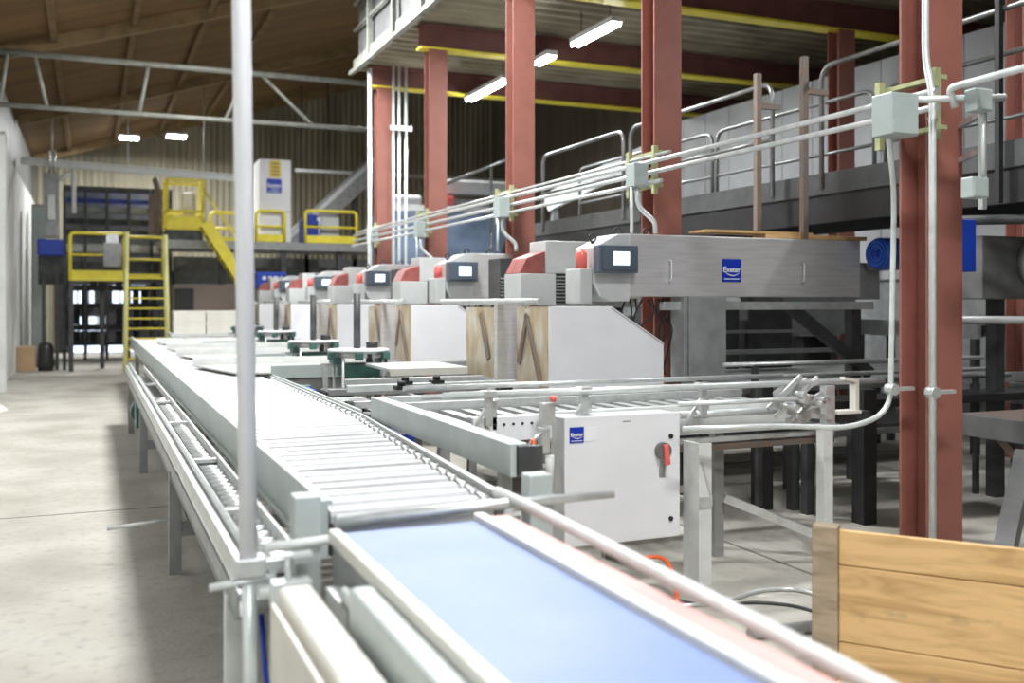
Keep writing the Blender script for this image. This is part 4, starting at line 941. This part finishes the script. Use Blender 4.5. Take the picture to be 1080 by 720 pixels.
MB().bar(a+Vector((0, 0, .9)), c+Vector((.1, 0, .9)), .05, .05).build('stair_rail', 'yellow', t)
b = MB()
for k in range(7): p_ = a.lerp(c, (k+.5)/7); b.box(p_.x-.12, p_.x+.12, p_.y-.57, p_.y-.03, p_.z-.02, p_.z+.02)
b.build('treads', 'dark', t)
f = fr(182, 248, 300, 328, 26.0, .8)
tb_ = thing('bin_dumper', 'brown and black low machine behind the stacked cartons', 'machine', (2.6, 26, 0))
MB().box(f[0], f[1], f[2], f[3], .0, f[5]).build('machine_body', 'rusty', tb_, .02); MB().box(f[0]+.05, f[0]+.5, f[2]-.05, f[2]-.001, f[4], f[5]-.1).build('dark_opening', 'black', tb_)
t = thing('white_tower', 'tall white cabinet tower with yellow and blue signs', 'tower', (5, Yd+.3, zd))
f = fr(274, 307, 168, 253, Yd+.1, 1.2)
MB().box(f[0], f[1], f[2], f[3], zd, f[5]).build('tower_body', 'white', t, .02)
b = MB()
for pz in (222, 253-28): pass
for py in (223,): q = fr(274, 307, py-.5, py+.5, Yd+.095, .004); b.box(*q)
b.build('seam', 'midgrey', t)
ys = MB().box(*fr(284.5, 296, 169.5, 187, Yd+.09, .008)).build('yellow_sign', 'yellowsign', t)
for k in range(4): q = fr(286.5, 294.5, 172+k*3.8, 173.3+k*3.8, Yd+.085, .004); MB().box(*q).build('sign_line', 'darkgrey', ys)
q = fr(281.5, 297, 188.5, 203.5, Yd+.09, .008)
logo(q[0], q[1], Yd+.094, q[4], q[5], t)
def yrail(px0, px1, py0, Y, label, n=3, m='yellow'):
    t = thing('deck_rail', label, 'railing', (XY(px0, Y), Y, zd), 'yellow railings on the elevated deck')
    x0, x1 = XY(px0, Y), XY(px1, Y); zt = W(px0, py0, Y=Y).z
    MB().bend([(x0, Y, zd), (x0, Y, zt), (x1, Y, zt), (x1, Y, zd)], .045, .12, 8).build('frame', m, t)
    MB().tube([(x0, Y, (zt+zd)/2), (x1, Y, (zt+zd)/2)], .035, 8).build('mid_rail', m, t)
    MB().box(x0, x1, Y-.015, Y+.015, zd, zd+.2).build('toe_board', m, t)
    return t
yrail(270, 300, 222, Yd+.0, 'yellow railing in front of the white tower'); yrail(322, 376, 222, Yd+.0, 'yellow railing with gate right of the white tower'); yrail(222, 262, 224, Yd+1.6, 'yellow railing left of the white tower behind the pole')
tag(MB().box(*fr(318, 336, 232, 252, Yd+.6, .4)[:4], zd, W(318, 232, Y=Yd+.6).z).box(*fr(320, 334, 226, 232, Yd+.7, .2)).build('blue_drive', 'deepblue'), 'blue drive unit on the deck behind the yellow gate', 'drive')
tag(MB().box(*fr(338, 358, 228, 253, Yd+.8, .5)[:4], zd, W(318, 228, Y=Yd+.8).z).build('grey_cabinet', 'whiteframe', None, .03), 'pale grey cabinet on the deck behind the yellow gate', 'cabinet')
t = thing('blue_crate', 'blue machine box with white lettering left of the farthest sorting machine', 'box', (3.6, 24, 1.8))
f = fr(270, 302, 287, 304, 23.5, .7); MB().box(f[0], f[1], f[2], f[3], f[4], f[5]).build('box_body', 'deepblue', t, .03)
MB().box(f[0]+.2, f[1]-.2, f[2]+.2, f[3]-.2, 0, f[4]).build('stand', 'dark', t)
for k in range(4): q = f[0]+.15+.13*k; MB().box(q, q+.08, f[2]-.006, f[2]-.001, f[4]+.2, f[4]+.28).build('letter_mark', 'letter', t)
# incline conveyor and rails
t = thing('incline_conveyor', 'grey blue inclined conveyor rising behind the white tower', 'conveyor', (6, 30, 0))
a = W(300, 262, Y=30); c = W(392, 178, Y=30)
MB().bar(a, c, .8, .55).build('conveyor_body', 'midgrey', t); MB().bar(a+Vector((0, -.45, .25)), c+Vector((0, -.45, .25)), .06, .12).build('side_rail', 'galv', t)
for s in (.25, .8): p_ = a.lerp(c, s); MB().box(p_.x-.06, p_.x+.06, 30, 30.12, 0, p_.z-.2).build('leg', 'dark', t)
t = thing('white_duct', 'pale horizontal duct beam high behind the second red column', 'duct', (8, 28, 4))
f = fr(312, 560, 184, 187, 30.6, .2); MB().box(f[0], 13.5, f[2], f[3], f[4], f[5]).build('duct_body', 'galv', t)
for x in (f[0]+1, 6, 9): MB().tube([(x, 30.7, f[5]), (x, 30.7, roofz(x))], .02, 6).build('hanger', 'dark', t)

# blurred plant between the columns
t = thing('tarpaulin_hopper', 'large blue grey hopper between the far red columns', 'hopper', (7, 20, 0))
a = W(412, 270, Y=19.5); c = W(545, 222, Y=19.5)
MB().prism([(a.x, a.z-.3), (c.x-.5, a.z-.3), (c.x, c.z), (a.x, c.z-.1)], 19.5, 21.2).build('hopper_body', 'tealpaint', t, .03)
MB().box(a.x, c.x, 19.45, 19.5, c.z-.08, c.z+.04).build('rim', 'whiteframe', t)
for x in (a.x+.3, c.x-.8): MB().box(x-.08, x+.08, 20, 20.16, 0, a.z-.3).build('leg', 'dark', t)
t = thing('white_plant', 'pale pipes and white covers behind the second red column', 'machine', (7, 22.2, 0))
f = fr(410, 446, 205, 240, 22, 1); MB().box(f[0], f[1], f[2], f[3], f[4], f[5]).build('cover', 'whiteframe', t, .08)
f = fr(455, 540, 190, 205, 22, .5); MB().box(f[0], f[1], f[2], f[3], f[4], f[5]).build('duct', 'whiteframe', t, .05)
f = fr(470, 530, 210, 228, 22, .5); MB().box(f[0], f[1], f[2], f[3], f[4], f[5]).build('duct', 'galv', t, .05)
f = fr(457, 480, 206, 216, 21.6, .3); MB().box(f[0], f[1], f[2], f[3], f[4], f[5]).build('red_cover', 'redlens', t, .05)
for px in (414, 440, 470, 520): x = XY(px, 22.2); MB().box(x-.06, x+.06, 22.2, 22.32, 0, W(px, 195 if px > 450 else 215, Y=22).z).build('leg', 'midgrey', t)
for px0, px1, py0, py1, lb_ in ((455, 540, 200, 166, 'thin dark handrail rising behind the second red column, upper one'), (455, 540, 232, 205, 'thin dark handrail rising behind the second red column, lower one')):
    tt = thing('stair_rail', lb_, 'handrail', (6, 18, 0)); a = W(px0, py0, Y=18.8); c = W(px1, py1, Y=17.4)
    MB().tube([a, c], .035, 8).build('rail_tube', 'rail', tt)
    for s in (.15, .75): p_ = a.lerp(c, s); MB().tube([(p_.x, p_.y, 0), p_], .03, 8).build('post', 'rail', tt)
# pale inclined feeder between third and fourth columns
t = thing('feed_elevator', 'pale grey inclined trough between the third and fourth red columns', 'conveyor', (6.6, 15.5, 0))
a = W(575, 215, Y=15.6); c = W(690, 150, Y=14.6)
MB().bar(a, c+Vector((.3, 0, 0)), .3, .3).build('trough', 'whiteframe', t)
a2 = W(560, 268, Y=15.6); c2 = W(690, 235, Y=14.4)
MB().bar(a2, c2, .1, .5).build('lower_trough', 'midgrey', t)
for s in (.1, .9): p_ = a.lerp(c, s); MB().box(p_.x-.05, p_.x+.05, p_.y, p_.y+.1, 0, p_.z-.2).build('leg', 'midgrey', t)
t = thing('pale_panel_bay', 'pale corrugated sheet panels standing behind the walkway rails', 'panels', (8.9, 12, 0))
b = MB()
for k in range(18): b.box(9.94, 9.99, 3.5+k*.7, 3.5+k*.7+.685, 1.9, 4.9)
b.build('sheets', 'sheetgrey', t); MB().box(9.99, 10.06, 3.5, 16.1, 0, 4.9).build('backing', 'midgrey', t)
# added fill lamp behind the viewer, with a made-up housing
for (x, y, lb_) in ((.4, -2.6, 'fill lamp added behind the viewer'),):
    lamp(x, y, 5.0, 1.6, .6, 175, 'unseen '+lb_)
